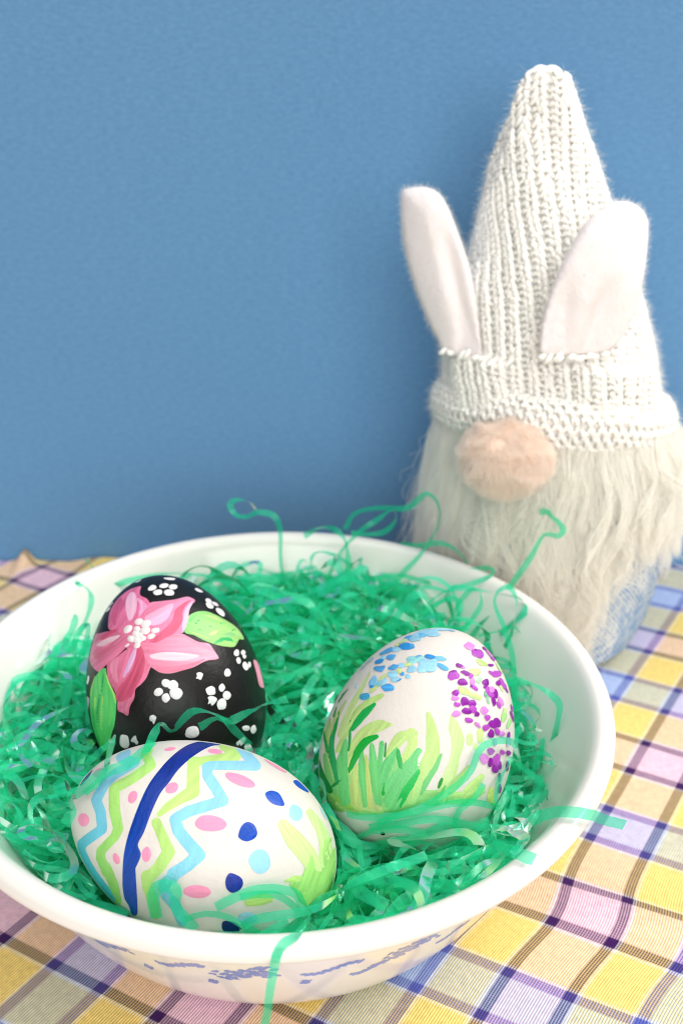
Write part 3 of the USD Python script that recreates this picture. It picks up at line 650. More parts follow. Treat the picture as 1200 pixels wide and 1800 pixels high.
# ---- white egg with painted grass and flowers
X3, p = egg_thing('floral', 'white egg with painted green grass and purple and blue blossoms', 'white_shell')
E_, F, G_, H = sc(550, 1100, 6), sc(720, 1100, 6), sc(550, 1280, 6), sc(720, 1280, 6)
LM, MG, DG = (196, 228, 140), (104, 206, 120), (30, 176, 84)
def strokes(L):
    for f, pts, w, c in L:
        p.stroke('grass_stroke', pts if f is None else f(*pts), np.array(w) / 6 * 1.16, c, lift=.00012, streak=.16)
strokes([
    (G_, [(60, 600), (150, 730), (300, 820)], (60, 130, 120), (150, 206, 110)), (G_, [(280, 800), (480, 840), (700, 850)], (110, 130, 110), (186, 222, 140)),
    (G_, [(700, 820), (900, 800), (1100, 740)], (120, 170, 130), (150, 216, 132)), (H, [(60, 720), (240, 740), (420, 720)], (130, 150, 120), (160, 220, 136)), (H, [(420, 740), (600, 730), (760, 660)], (110, 120, 70), (188, 230, 146)),
    (G_, [(150, 300), (200, 520), (300, 700)], (80, 120, 120), (126, 204, 118)), (G_, [(420, 500), (460, 700), (560, 760)], (100, 160, 120), (170, 220, 132)), (G_, [(860, 380), (800, 600), (760, 760)], (160, 200, 160), (150, 218, 136)),
    (H, [(100, 420), (60, 600), (20, 760)], (120, 150, 120), (170, 222, 138)),
    (None, E_((830, 1045), (700, 1055), (580, 1110), (480, 1200)) + G_((400, 300), (395, 480)), (20, 110, 110, 90, 75, 60), LM),
    (None, E_((730, 735), (610, 800), (490, 890), (400, 1040), (335, 1160)) + G_((260, 240),), (40, 70, 70, 60, 60, 40), (190, 226, 138)),
    (None, E_((600, 490), (525, 640), (440, 800), (355, 980), (290, 1150)), (12, 36, 60, 70, 60), (196, 224, 150)),
    (None, E_((350, 790), (260, 950), (200, 1110), (190, 1250)), (16, 46, 54, 40), (196, 220, 150)),
    (None, E_((180, 980), (160, 1080)) + G_((150, 100), (170, 300), (220, 540)), (16, 40, 60, 70, 40), (176, 214, 128)),
    (G_, [(1075, 60), (930, 100), (840, 220), (785, 330)], (60, 110, 90, 50), LM), (G_, [(1040, 50), (1050, 170), (980, 320), (940, 420)], (90, 90, 90, 40), (202, 232, 142)),
    (None, F((195, 930), (222, 1040), (240, 1180)) + H((240, 250), (185, 400), (110, 580), (45, 730)), (40, 80, 120, 130, 140, 130, 70), LM),
    (None, F((440, 960), (470, 1080)) + H((505, 130), (480, 300), (440, 450), (385, 590), (330, 750)), (30, 110, 120, 80, 110, 120, 100), (206, 236, 160)),
    (H, [(620, 400), (560, 500), (430, 640)], (20, 70, 100), (200, 232, 150)), (H, [(760, 510), (670, 610), (560, 730)], (50, 90, 80), (198, 232, 144)), (H, [(700, 640), (640, 690), (560, 740)], (40, 60, 40), (214, 238, 150)),
    (G_, [(560, 290), (575, 500), (605, 830)], (20, 60, 80), (208, 224, 130)), (G_, [(470, 390), (430, 600), (455, 850)], (30, 100, 130), (200, 224, 132)), (G_, [(230, 730), (330, 790), (420, 850)], (40, 100, 60), (150, 210, 92)),
    (G_, [(640, 700), (650, 800), (680, 860)], (60, 100, 60), (190, 210, 140)),
    (H, [(740, 40), (742, 130)], (60, 50), (208, 234, 150)), (H, [(630, 90), (632, 150)], (60, 60), (210, 236, 160)), (H, [(690, 180), (694, 210)], (40, 40), (214, 236, 160)),
    (H, [(860, 640), (850, 730), (880, 800)], (40, 70, 40), (214, 230, 130)),
    (G_, [(345, 130), (312, 350), (305, 500), (340, 770)], (30, 110, 110, 120), MG), (G_, [(512, 215), (520, 450), (552, 810)], (20, 80, 60), (112, 210, 122)), (G_, [(620, 180), (642, 420), (690, 770)], (40, 90, 110), (116, 212, 126)),
    (G_, [(725, 160), (710, 320), (700, 470)], (44, 46, 40), (110, 210, 128)), (G_, [(895, 170), (825, 330), (752, 480), (740, 640)], (14, 100, 120, 100), (112, 212, 130)),
    (G_, [(1115, 245), (1025, 420), (905, 570), (845, 770)], (60, 170, 200, 190), (116, 214, 132)),
    (H, [(330, 280), (262, 420), (172, 560), (118, 690)], (24, 60, 70, 40), (118, 208, 126)), (H, [(380, 600), (320, 700), (240, 760)], (30, 50, 30), (120, 210, 120)),
    (None, E_((650, 830), (560, 910), (470, 1010), (415, 1090)), (30, 70, 72, 40), DG), (G_, [(672, 90), (560, 140), (470, 255), (402, 400), (385, 470)], (40, 74, 76, 50, 20), (24, 172, 62)),
    (G_, [(1105, 460), (1045, 560), (965, 680), (905, 800)], (60, 90, 90, 80), (24, 190, 84)), (None, E_((395, 1000), (390, 1180)) + G_((378, 240),), (12, 26, 20), DG),
    (None, E_((235, 1100),) + G_((215, 60), (192, 200), (210, 350), (262, 560)), (14, 40, 56, 66, 50), (38, 168, 96)), (G_, [(115, 50), (150, 220), (182, 360)], (14, 30, 20), (34, 160, 80)),
    (None, E_((278, 910), (240, 1060), (205, 1190)), (12, 34, 34), (34, 170, 80)), (G_, [(62, 320), (92, 480), (178, 660)], (10, 46, 60), (22, 140, 58)), (G_, [(60, 560), (110, 700), (150, 800)], (30, 60, 40), (30, 150, 66)),
    (H, [(338, 540), (318, 590), (302, 630)], (30, 36, 16), (28, 150, 54)), (G_, [(768, 160), (758, 300)], (14, 22), (30, 160, 66)), (G_, [(752, 560), (738, 690)], (30, 46), (36, 176, 60)), (G_, [(890, 240), (930, 420)], (40, 50), (60, 188, 96)),
    (E_, [(370, 670), (318, 730), (268, 810)], (6, 16, 10), (60, 140, 50)), (E_, [(250, 860), (220, 960)], (10, 20), (60, 160, 80)), (G_, [(200, 620), (280, 560), (330, 520)], (20, 40, 16), (24, 150, 70)),
    (None, E_((110, 1090),) + G_((130, 120), (165, 250)), (8, 30, 20), (40, 165, 78)), (G_, [(100, 540), (120, 600)], (10, 12), (110, 220, 150))])
for pts in [[(1085, 380), (1110, 360), (1125, 390), (1105, 420)], [(1090, 320), (1140, 260), (1150, 300), (1110, 400)]]:
    p.poly('grass_stroke', G_(*pts), (226, 238, 214), lift=.0001)
MB, LB, DB = (82, 168, 230), (156, 214, 240), (48, 148, 222)
def dabs(name, f, L, lift=.00022):
    for x, y, rx, ry, ro, c in L:
        q = f((x, y))[0]; p.oval(name, q[0], q[1], rx / 6, ry / 6, ro, c, wob=.22, lift=lift, streak=.2, freq=.5)
dabs('blue_blossom', E_, [(1100, 110, 62, 34, -8, LB), (880, 250, 56, 24, -10, LB), (740, 340, 34, 20, -20, LB), (840, 520, 62, 44, -15, LB), (930, 420, 42, 28, -10, LB), (870, 570, 48, 30, -10, LB), (745, 590, 52, 34, -30, LB), (690, 620, 34, 28, -20, (130, 206, 210)),
     (1000, 540, 32, 24, 0, LB), (1040, 360, 56, 44, 0, (150, 220, 226)), (1110, 350, 50, 34, -10, (150, 222, 220)), (1160, 450, 64, 46, 0, LB), (1040, 460, 52, 34, -10, LB), (640, 590, 42, 60, 30, (130, 202, 238)),
     (1010, 125, 46, 20, -22, MB), (1160, 95, 52, 28, -5, (110, 190, 236)), (985, 220, 86, 38, 5, DB), (930, 212, 44, 16, -12, (60, 150, 210)), (780, 272, 78, 24, -25, MB), (820, 335, 52, 32, -22, MB), (695, 380, 47, 24, -25, DB), (705, 455, 66, 32, -8, MB),
     (620, 640, 24, 20, -20, DB), (545, 750, 52, 36, -15, (70, 170, 216)), (790, 655, 66, 40, -5, (76, 170, 236)), (850, 440, 56, 30, -20, MB), (945, 510, 28, 20, -10, MB), (900, 575, 36, 13, -20, MB), (530, 440, 40, 10, -42, (190, 206, 226)), (460, 640, 16, 26, 20, (186, 218, 226)), (600, 370, 60, 12, -42, (190, 204, 226))])
dabs('blue_blossom', F, [(200, 70, 124, 30, -5, LB), (250, 95, 72, 22, 0, LB), (60, 140, 62, 30, -8, LB), (200, 432, 104, 60, 0, LB), (150, 380, 62, 40, 0, LB), (250, 390, 52, 36, 0, LB), (320, 350, 62, 30, 8, (130, 202, 240)), (340, 45, 84, 12, 3, LB), (440, 55, 36, 8, 6, (140, 200, 240)),
     (130, 100, 44, 26, -5, (110, 192, 236)), (20, 220, 34, 26, 0, MB), (220, 330, 62, 25, 10, DB), (345, 438, 68, 26, 28, (90, 176, 240)), (90, 330, 40, 14, -25, (110, 170, 220))])
dabs('yellow_green_dab', E_, [(890, 205, 20, 14, -20, (206, 222, 120)), (1000, 415, 46, 20, -10, (206, 230, 150)), (910, 480, 26, 28, 0, (206, 228, 140)), (740, 545, 54, 16, -35, (204, 226, 150)), (640, 672, 46, 20, -40, (200, 224, 140)), (950, 165, 60, 14, -18, (200, 224, 170))])
dabs('leaf_dab', F, [(760, 395, 58, 26, 32, LM), (690, 488, 72, 42, 0, (204, 232, 150)), (580, 690, 80, 34, 20, (206, 236, 150)), (680, 742, 78, 32, 20, (204, 234, 150)), (700, 510, 26, 24, 0, (150, 216, 140)), (820, 790, 16, 50, -12, (150, 206, 170)), (800, 725, 26, 34, 0, (120, 180, 150)),
     (990, 955, 24, 62, 12, (170, 222, 140)), (1000, 910, 20, 40, 0, (196, 232, 150)), (1040, 1030, 18, 64, 20, (160, 216, 140)), (950, 450, 22, 72, -32, (204, 236, 160)), (725, 580, 26, 36, 0, (176, 226, 180)), (960, 650, 14, 40, -25, (200, 232, 160))])
PD, PM, PL = (142, 24, 160), (184, 76, 196), (222, 140, 222)
dabs('purple_blossom', F, [(630, 220, 56, 42, 20, PL), (465, 525, 62, 52, -5, PM), (640, 530, 28, 32, 0, PM), (660, 590, 26, 40, 0, PL), (475, 765, 38, 28, 0, PL), (490, 930, 46, 36, 0, PL), (775, 895, 44, 42, 0, PL), (860, 680, 46, 36, 0, PL), (710, 295, 66, 40, 25, PM), (710, 1045, 42, 20, 38, PL),
     (955, 800, 24, 52, -25, PL), (965, 1140, 30, 32, 0, PL), (620, 1000, 42, 30, 15, PM), (660, 880, 42, 42, 0, PM), (830, 300, 14, 66, -38, (196, 120, 190)), (560, 445, 26, 12, 15, PL),
     (700, 273, 42, 20, 20, PD), (520, 425, 44, 22, 15, PD), (455, 490, 42, 18, -8, PD), (590, 502, 58, 26, 20, PD), (560, 600, 50, 36, 0, PD), (685, 660, 48, 22, 38, PM), (650, 640, 20, 18, 0, PD), (480, 712, 34, 36, 0, (160, 40, 176)), (580, 800, 44, 46, 0, PD), (495, 835, 40, 24, 8, PM),
     (660, 820, 46, 34, 10, (156, 40, 172)), (600, 900, 50, 36, 12, PD), (705, 935, 28, 28, 20, PD), (800, 600, 36, 36, 10, PD), (790, 650, 22, 14, 0, PD), (820, 690, 26, 46, -10, PM), (900, 722, 24, 52, -10, PD), (880, 800, 24, 52, -10, PD), (855, 730, 30, 34, 0, PM), (930, 842, 16, 42, -30, PM),
     (850, 420, 34, 13, 10, PD), (860, 508, 52, 16, 38, PM), (912, 510, 42, 34, 25, PM), (930, 605, 26, 30, 0, PD), (970, 612, 24, 62, -30, PM), (1010, 672, 9, 52, -25, PD), (780, 245, 28, 10, 40, PD), (872, 350, 14, 34, -35, PM), (815, 975, 30, 34, -10, PM), (905, 1030, 42, 52, 0, PD), (855, 1040, 28, 46, -20, PD),
     (795, 1075, 36, 34, 0, PM), (850, 1145, 32, 46, -15, PD), (915, 1115, 28, 46, -20, PM), (1035, 1160, 15, 46, 0, PD), (1075, 962, 12, 62, -20, PD), (1070, 870, 9, 42, -12, PM)], .00028)
dabs('purple_blossom', H, [(895, 150, 20, 40, 0, (196, 170, 204)), (1030, 140, 24, 54, 0, (196, 190, 216)), (775, 325, 48, 50, -10, PL), (850, 245, 40, 36, 0, (180, 110, 196)), (970, 257, 24, 28, 0, PM), (1032, 262, 24, 30, 0, PD), (845, 362, 30, 46, 10, PD), (905, 340, 46, 64, 0, PM), (945, 392, 18, 50, 0, PD), (888, 432, 36, 50, 0, PD), (1022, 400, 13, 52, 4, PD), (940, 522, 13, 46, 0, PD), (942, 632, 15, 52, 4, PD)], .00028)
p.far_side()
p.oval('blow_hole', 673, 1465, 4.2, 2.6, 15, (26, 22, 18), lift=.00002)

# ------------------------------------------------------------------ shredded green film in the bowl
rg = np.random.default_rng(21)
eggs = list(EGGS.values())
def level(X, Y):
    r = np.hypot(X, Y)
    back = smooth01((Y - .02) / .04)
    front = smooth01((-Y - .025) / .03)
    left = smooth01((-X - .03) / .03)
    bump = -.006 * np.exp(-((X - .028) / .016) ** 2 - ((Y + .038) / .011) ** 2) + .003 * np.exp(-((X - .03) / .03) ** 2 - ((Y - .055) / .016) ** 2)
    return bump + .0315 + .0035 * back + (.0075 - .0075 * 1.35 * np.exp(-((X + .012) / .036) ** 2)) * front + .003 * left * (1 - back) + .0035 * np.exp(-((X + .0) / .02) ** 2 - ((Y - .03) / .02) ** 2)
def confine(P, top, margin=.0012):
    q = P - BO
    X, Y = q[..., 0], q[..., 1]
    lim = level(X, Y) + top
    z = np.minimum(q[..., 2], lim)
    z = np.maximum(z, .0085 + margin)
    rmax = np.interp(z, PZ, PR) - margin
    r = np.hypot(X, Y) + 1e-9
    s = np.minimum(1, rmax / r)
    out = np.stack([X * s, Y * s, z], -1) + BO
    for e in eggs:
        g = e.G(out)
        k = 1 + .0011 / (e.D / 2)
        f = np.where(g + 1 < k, k / np.maximum(g + 1, .05), 1.0)
        out = e.c + (out - e.c) * f[..., None]
    return out
_pr = np.array(OUT[17:]); PZ, PR = _pr[::-1, 1], _pr[::-1, 0]
def strands(n, k, step, zlo, zhi, toprange, curl, seed, flat=1.0):
    r = np.random.default_rng(seed)
    ph = r.uniform(0, 2 * np.pi, n); rad = .066 * np.sqrt(r.uniform(0, 1, n))
    P = np.stack([rad * np.cos(ph), rad * np.sin(ph), np.zeros(n)], -1)
    P[:, 2] = level(P[:, 0], P[:, 1]) - r.uniform(zlo, zhi, n)
    P += BO
    yaw, pit = r.uniform(0, 2 * np.pi, n), r.normal(0, .25, n)
    cy = r.normal(0, curl, n); cw = r.uniform(.25, .9, n); cp_ = r.uniform(0, 6.28, n); amp = r.uniform(.03, .30, n)
    top = r.uniform(*toprange, n)
    out = np.zeros((n, k, 3))
    for i in range(k):
        out[:, i] = P
        yaw = yaw + cy + amp * np.sin(cw * i + cp_) + r.normal(0, .12, n)
        # now and then a sharp crease
        kink = r.uniform(0, 1, n) < .05
        yaw = yaw + kink * r.normal(0, 1.2, n)
        pit = np.clip(pit * .88 + r.normal(0, .22, n), -.9, .9)
        d = np.stack([np.cos(yaw) * np.cos(pit), np.sin(yaw) * np.cos(pit), np.sin(pit) * flat], -1)
        Q = P + d * step
        C = confine(Q, top)
        # turn along a wall instead of running into it
        hitw = np.linalg.norm(C - Q, axis=1) > .0008
        yaw = np.where(hitw, yaw + .5 * np.sign(cy), yaw)
        P = C
    for _ in range(2):
        out[:, 1:-1] = .25 * out[:, :-2] + .5 * out[:, 1:-1] + .25 * out[:, 2:]
        out = confine(out, top[:, None], .0009)
    return out
def sides(paths, seed, tilt=1.0):
    r = np.random.default_rng(seed)
    n, k, _ = paths.shape
    t = np.gradient(paths, axis=1); t /= np.linalg.norm(t, axis=2, keepdims=True) + 1e-9
    h = np.cross(t, [0, 0, 1.]); h /= np.linalg.norm(h, axis=2, keepdims=True) + 1e-9
    v = np.cross(h, t)
    a = (r.normal(0, .7, n)[:, None] + r.uniform(.1, .35, n)[:, None] * np.arange(k) * r.choice([-1, 1], n)[:, None] * .6 + .5 * np.sin(r.uniform(.3, .8, n)[:, None] * np.arange(k) + r.uniform(0, 6, n)[:, None])) * tilt
    return h * np.cos(a)[..., None] + v * np.sin(a)[..., None]
sets = [strands(270, 30, .0024, .003, .022, (-.010, -.001), .045, 1), strands(520, 30, .0023, .0, .008, (-.004, .002), .05, 2), strands(190, 30, .0022, -.002, .004, (.000, .005), .14, 3)]
# a looser tangle that climbs the far wall
def climbers(n, k, seed):
    r = np.random.default_rng(seed)
    x0, y0 = r.uniform(-.030, .046, n), r.uniform(.026, .056, n)
    x1 = x0 + r.normal(0, .016, n)
    s = np.linspace(0, 1, k)[None]
    H = r.uniform(.004, .017, (n, 1))
    P = np.stack([x0[:, None] * (1 - s) + x1[:, None] * s + .006 * np.sin(s * r.uniform(3, 9, (n, 1)) + r.uniform(0, 6, (n, 1))),
                  y0[:, None] + r.uniform(-.012, .008, (n, 1)) * np.sin(s * 3.1) + .003 * np.sin(s * r.uniform(3, 9, (n, 1))),
                  .034 + H * np.sin(np.pi * s) + .0025 * np.sin(s * r.uniform(4, 11, (n, 1)) + r.uniform(0, 6, (n, 1)))], -1) + BO
    return confine(P, .02, .0008)
sets.append(climbers(84, 26, 8))
V, Fc, off = [], [], 0
for k, S in enumerate(sets):
    w = rg.uniform(.0010, .0026, (len(S), 1)) * np.ones(S.shape[1])
    v, f = ribbon(S, sides(S, 50 + k), w)
    V.append(v); Fc.append(f + off); off += len(v)
m = part(None, 'shredded_grass', (np.vstack(V), np.vstack(Fc)), MAT['grass'])
tag(m.GetPrim(), 'shiny green plastic shreds filling the bowl round the painted eggs', 'decorative grass', None, 'stuff')

def strand(label, pts, width=.0017, twist=0.0, seed=0, n=None):
    amp = .25 if 12 <= seed <= 14 or seed >= 17 and seed <= 25 or seed >= 33 else 1.1
    """one loose shred: pts of (px, py, ('y', m) or ('z', m) or ('e', egg, lift))"""
    W = []
    for px, py, spec in pts:
        a, b = np.array([float(px)]), np.array([float(py)])
        if spec[0] == 'y': W.append(at_y(a, b, spec[1])[0])
        elif spec[0] == 'z': W.append(at_z(a, b, spec[1])[0])
        else:
            X, ok = EGGS[spec[1]].hit(a, b)
            W.append(X[0] + EGGS[spec[1]].normal(X)[0] * spec[2] * 1.5)
    W = np.array(W)
    n = n or len(W) * 9
    c = spline(W, n)
    r = np.random.default_rng(seed + 5)
    c += (np.cumsum(r.normal(0, 1, (n, 3)), 0) * .00003)
    c = c[None]
    t = np.gradient(c, axis=1); t /= np.linalg.norm(t, axis=2, keepdims=True) + 1e-9
    ref = np.array([.25 * math.sin(seed), -.85, .55]); ref /= np.linalg.norm(ref)
    h = np.cross(t, ref); h /= np.linalg.norm(h, axis=2, keepdims=True) + 1e-9
    v_ = np.cross(h, t)
    a = twist * np.linspace(0, 1, n) + amp * np.sin(np.linspace(0, 6 + seed % 4, n) + seed)
    s = h * np.cos(a)[None, :, None] + v_ * np.sin(a)[None, :, None]
    org = W.mean(0)
    mm = part(None, 'grass_shred', tuple(ribbon(c - org, s, np.full((1, n), width))), MAT['strand'])
    UsdGeom.Xformable(mm).AddTranslateOp().Set(Gf.Vec3d(*org.tolist()))
    tag(mm.GetPrim(), label, 'plastic shred', 'loose shreds of green film')
def ypts(y0, y1, pts):
    return [(p[0], p[1], ('y', y0 + (y1 - y0) * i / max(len(pts) - 1, 1))) for i, p in enumerate(pts)]
def zpts(z0, z1, pts):
    return [(p[0], p[1], ('z', z0 + (z1 - z0) * i / max(len(pts) - 1, 1))) for i, p in enumerate(pts)]
def epts(egg, lift, pts):
    return [(p[0], p[1], ('e', egg, lift)) for p in pts]
strand('dark green shred curling into a small hook against the blue board', ypts(.262, .272, [(500, 1040), (493, 985), (492, 935), (482, 908), (455, 900), (432, 909), (413, 904), (405, 890), (417, 880), (438, 884), (449, 897)]), .0019, .6, 1)
strand('green shred arching over the far rim left of the tall loops', ypts(.262, .275, [(612, 1025), (612, 975), (606, 945), (585, 928), (560, 928), (538, 942)]), .0019, .4, 2)
strand('narrow green loop standing above the middle of the far rim', ypts(.264, .270, [(560, 1060), (590, 985), (625, 940), (660, 915), (688, 896), (694, 912), (676, 934), (644, 940), (618, 938)]), .0017, .5, 3)
strand('long green shred that hooks up beside the white beard', ypts(.270, .262, [(606, 930), (624, 903), (665, 893), (715, 893), (738, 876), (752, 869), (769, 884), (774, 912), (762, 944), (738, 980), (705, 1015), (690, 1040)]), .0019, .5, 4)
strand('wide green loop lying over the far rim below the beard', ypts(.270, .262, [(704, 955), (740, 958), (775, 953), (804, 966), (820, 990), (812, 1008), (786, 1016), (752, 1018), (700, 1006), (660, 1012)]), .0018, .5, 5)
strand('green shred curving up the white wall behind the flowered egg', ypts(.246, .262, [(730, 1085), (752, 1062), (785, 1038), (828, 1026), (858, 1014), (864, 1003), (845, 999), (815, 1002)]), .0016, .4, 6)
strand('pale straight shred with a curled tip in front of the beard', ypts(.246, .262, [(828, 1120), (850, 1090), (885, 1045), (925, 990), (950, 945), (962, 938), (980, 940), (988, 930), (978, 916), (968, 908), (960, 900), (946, 901)]), .0018, .3, 7)
strand('tall thin loop with crossed legs beside the flowered egg', ypts(.222, .235, [(902, 1245), (902, 1195), (897, 1150), (884, 1105), (868, 1066), (871, 1043), (885, 1033), (900, 1042), (906, 1070), (898, 1110), (885, 1140)]), .0016, .8, 8)
strand('dark thin shred with a pointed end on the right inner wall', ypts(.240, .236, [(840, 1118), (870, 1112), (900, 1104), (915, 1110), (930, 1122)]), .0011, .2, 9)
strand('angular green loop on the inner wall behind the flowered egg', ypts(.246, .240, [(790, 1105), (800, 1070), (822, 1040), (838, 1038), (842, 1062), (826, 1090), (808, 1108)]), .0015, .5, 10)
strand('green shred bent like a doorway against the right inner wall', ypts(.205, .200, [(900, 1330), (908, 1260), (905, 1200), (925, 1200), (955, 1214), (978, 1232), (980, 1258), (972, 1300), (960, 1350), (950, 1400)]), .0019, .4, 11)
strand('pale shred hanging out over the right rim onto the cloth', [(930, 1445, ('z', .043)), (970, 1428, ('z', .047)), (1005, 1425, ('z', .0485)), (1035, 1430, ('z', .0475)), (1062, 1440, ('z', .044)), (1096, 1450, ('z', .041))], .0022, .1, 12)
strand('short pale tab of film resting on the lower right rim', [(870, 1488, ('z', .044)), (900, 1498, ('z', .048)), (938, 1512, ('z', .0478))], .0024, .1, 13)
strand('pale shred hanging down outside the front of the bowl', [(545, 1615, ('z', .044)), (522, 1642, ('z', .0475)), (496, 1662, ('z', .0478)), (484, 1690, ('z', .0445)), (478, 1730, ('y', .120)), (472, 1775, ('y', .1175)), (466, 1812, ('y', .1165))], .0017, .15, 14)
strand('teal shred arching across the lower part of the black egg', [(262, 1345, ('e', 'striped', .0022)), (284, 1312, ('e', 'striped', .003)), (305, 1282, ('y', .182)), (335, 1252, ('y', .183)), (365, 1248, ('y', .183)), (395, 1262, ('y', .184)), (420, 1285, ('y', .186)), (440, 1305, ('y', .188))], .0018, .5, 15)
strand('broad shred slanting from the black egg towards the middle of the bowl', [(350, 1278, ('y', .181)), (378, 1264, ('y', .182)), (405, 1266, ('y', .184)), (440, 1250, ('y', .186)), (470, 1238, ('y', .190)), (505, 1228, ('y', .195))], .0020, .4, 16)
strand('pale shred draped across the upper left of the striped egg', epts('striped', .0016, [(272, 1322), (248, 1345), (222, 1362), (190, 1374), (165, 1392), (142, 1408)]) + [(124, 1425, ('y', .15)), (112, 1450, ('y', .149))], .0022, .3, 17)
strand('thin shred dropping from the leaf tip over the striped egg', [(150, 1345, ('y', .170)), (180, 1318, ('y', .170)), (202, 1300, ('y', .171)), (210, 1318, ('e', 'striped', .003))] + epts('striped', .0012, [(197, 1345), (190, 1362), (178, 1382), (160, 1398)]), .0014, .5, 18)
strand('shred looping over the bottom right of the striped egg', epts('striped', .0015, [(380, 1584), (408, 1570), (440, 1557), (480, 1553), (508, 1560), (520, 1578), (530, 1602)]) + [(548, 1632, ('y', .139))], .0018, .4, 19)
strand('second shred under the loop on the striped egg', epts('striped', .0013, [(420, 1570), (450, 1566), (485, 1572), (510, 1592), (520, 1615)]), .0014, .4, 20)
strand('teal curl against the lower front of the striped egg', epts('striped', .0014, [(284, 1600), (277, 1570), (282, 1552), (300, 1550), (312, 1560), (312, 1580), (326, 1600), (346, 1620)]), .0024, .5, 21)
strand('thin pale shred running along the base of the striped egg', epts('striped', .0011, [(330, 1606), (365, 1597), (400, 1603), (430, 1618), (455, 1630)]), .0012, .3, 22)
strand('green shred lying across the grass painted on the flowered egg', epts('floral', .0016, [(668, 1438), (700, 1425), (745, 1408), (790, 1380), (818, 1350), (832, 1318), (850, 1303), (876, 1300), (892, 1310)]), .0015, .3, 23)
strand('shred wrapped low across the flowered egg', epts('floral', .0012, [(618, 1424), (650, 1429), (690, 1428), (730, 1422), (775, 1408), (820, 1402), (862, 1412)]), .0015, .2, 24)
strand('wavy shred over the plain base of the flowered egg', epts('floral', .0014, [(655, 1445), (700, 1440), (740, 1432), (780, 1432), (815, 1440), (845, 1432)]), .0016, .3, 25)
strand('thin shred crossing the right flank of the flowered egg', epts('floral', .0012, [(858, 1410), (866, 1370), (880, 1345), (888, 1330), (896, 1336)]), .0013, .4, 26)
strand('pale shred rising on the far left inner wall by the black egg', ypts(.232, .250, [(110, 1190), (125, 1140), (152, 1085), (160, 1050), (148, 1030), (134, 1024), (140, 1032)]), .0016, .4, 27)
strand('pale shred with its tip above the left rim', ypts(.255, .262, [(230, 1062), (200, 1040), (178, 1018), (163, 998), (150, 982)]), .0015, .2, 28)
strand('flat shred lying along the far left wall above the black egg', ypts(.256, .262, [(145, 1042), (190, 1035), (230, 1020), (290, 1008), (350, 1010), (420, 1024), (470, 1014)]), .0019, .3, 29)
strand('slanting shred left of the black egg', ypts(.226, .232, [(82, 1205), (95, 1168), (112, 1135), (126, 1108), (134, 1082)]), .0019, .2, 30)
strand('open ring of film on the left edge of the grass', zpts(.036, .038, [(20, 1300), (5, 1250), (28, 1218), (62, 1212), (94, 1232), (100, 1270), (78, 1296), (48, 1290)]), .0018, .5, 31)
strand('green shred looping up the left wall beside the black egg', ypts(.214, .226, [(150, 1240), (138, 1190), (130, 1140), (140, 1108), (155, 1100), (148, 1140), (128, 1180)]), .0018, .5, 32)
strand('flat shred over the lower left of the flowered egg', epts('floral', .0013, [(600, 1440), (628, 1462), (664, 1452), (706, 1448), (745, 1455)]), .0015, .2, 33)
strand('kinked shred under the painted grass on the flowered egg', epts('floral', .0012, [(640, 1480), (690, 1470), (735, 1462), (772, 1446), (806, 1452)]), .0017, .3, 34)
strand('narrow shred pointing up beside the painted purple blossoms', epts('floral', .0014, [(790, 1442), (800, 1415), (822, 1396), (838, 1370)]), .0013, .3, 35)

# ------------------------------------------------------------------ plush gnome
rn = np.random.default_rng(77)
GO = np.array([GX, GY, 0.])
gn = thing('gnome_plush', 'white bearded plush gnome with knitted pointed hat and two bunny ears, beside the bowl', 'plush toy', GO)
def pz(px, py, y=GY):
    w = at_y(np.array([float(px)]), np.array([float(py)]), y)[0]; return w[0], w[2]
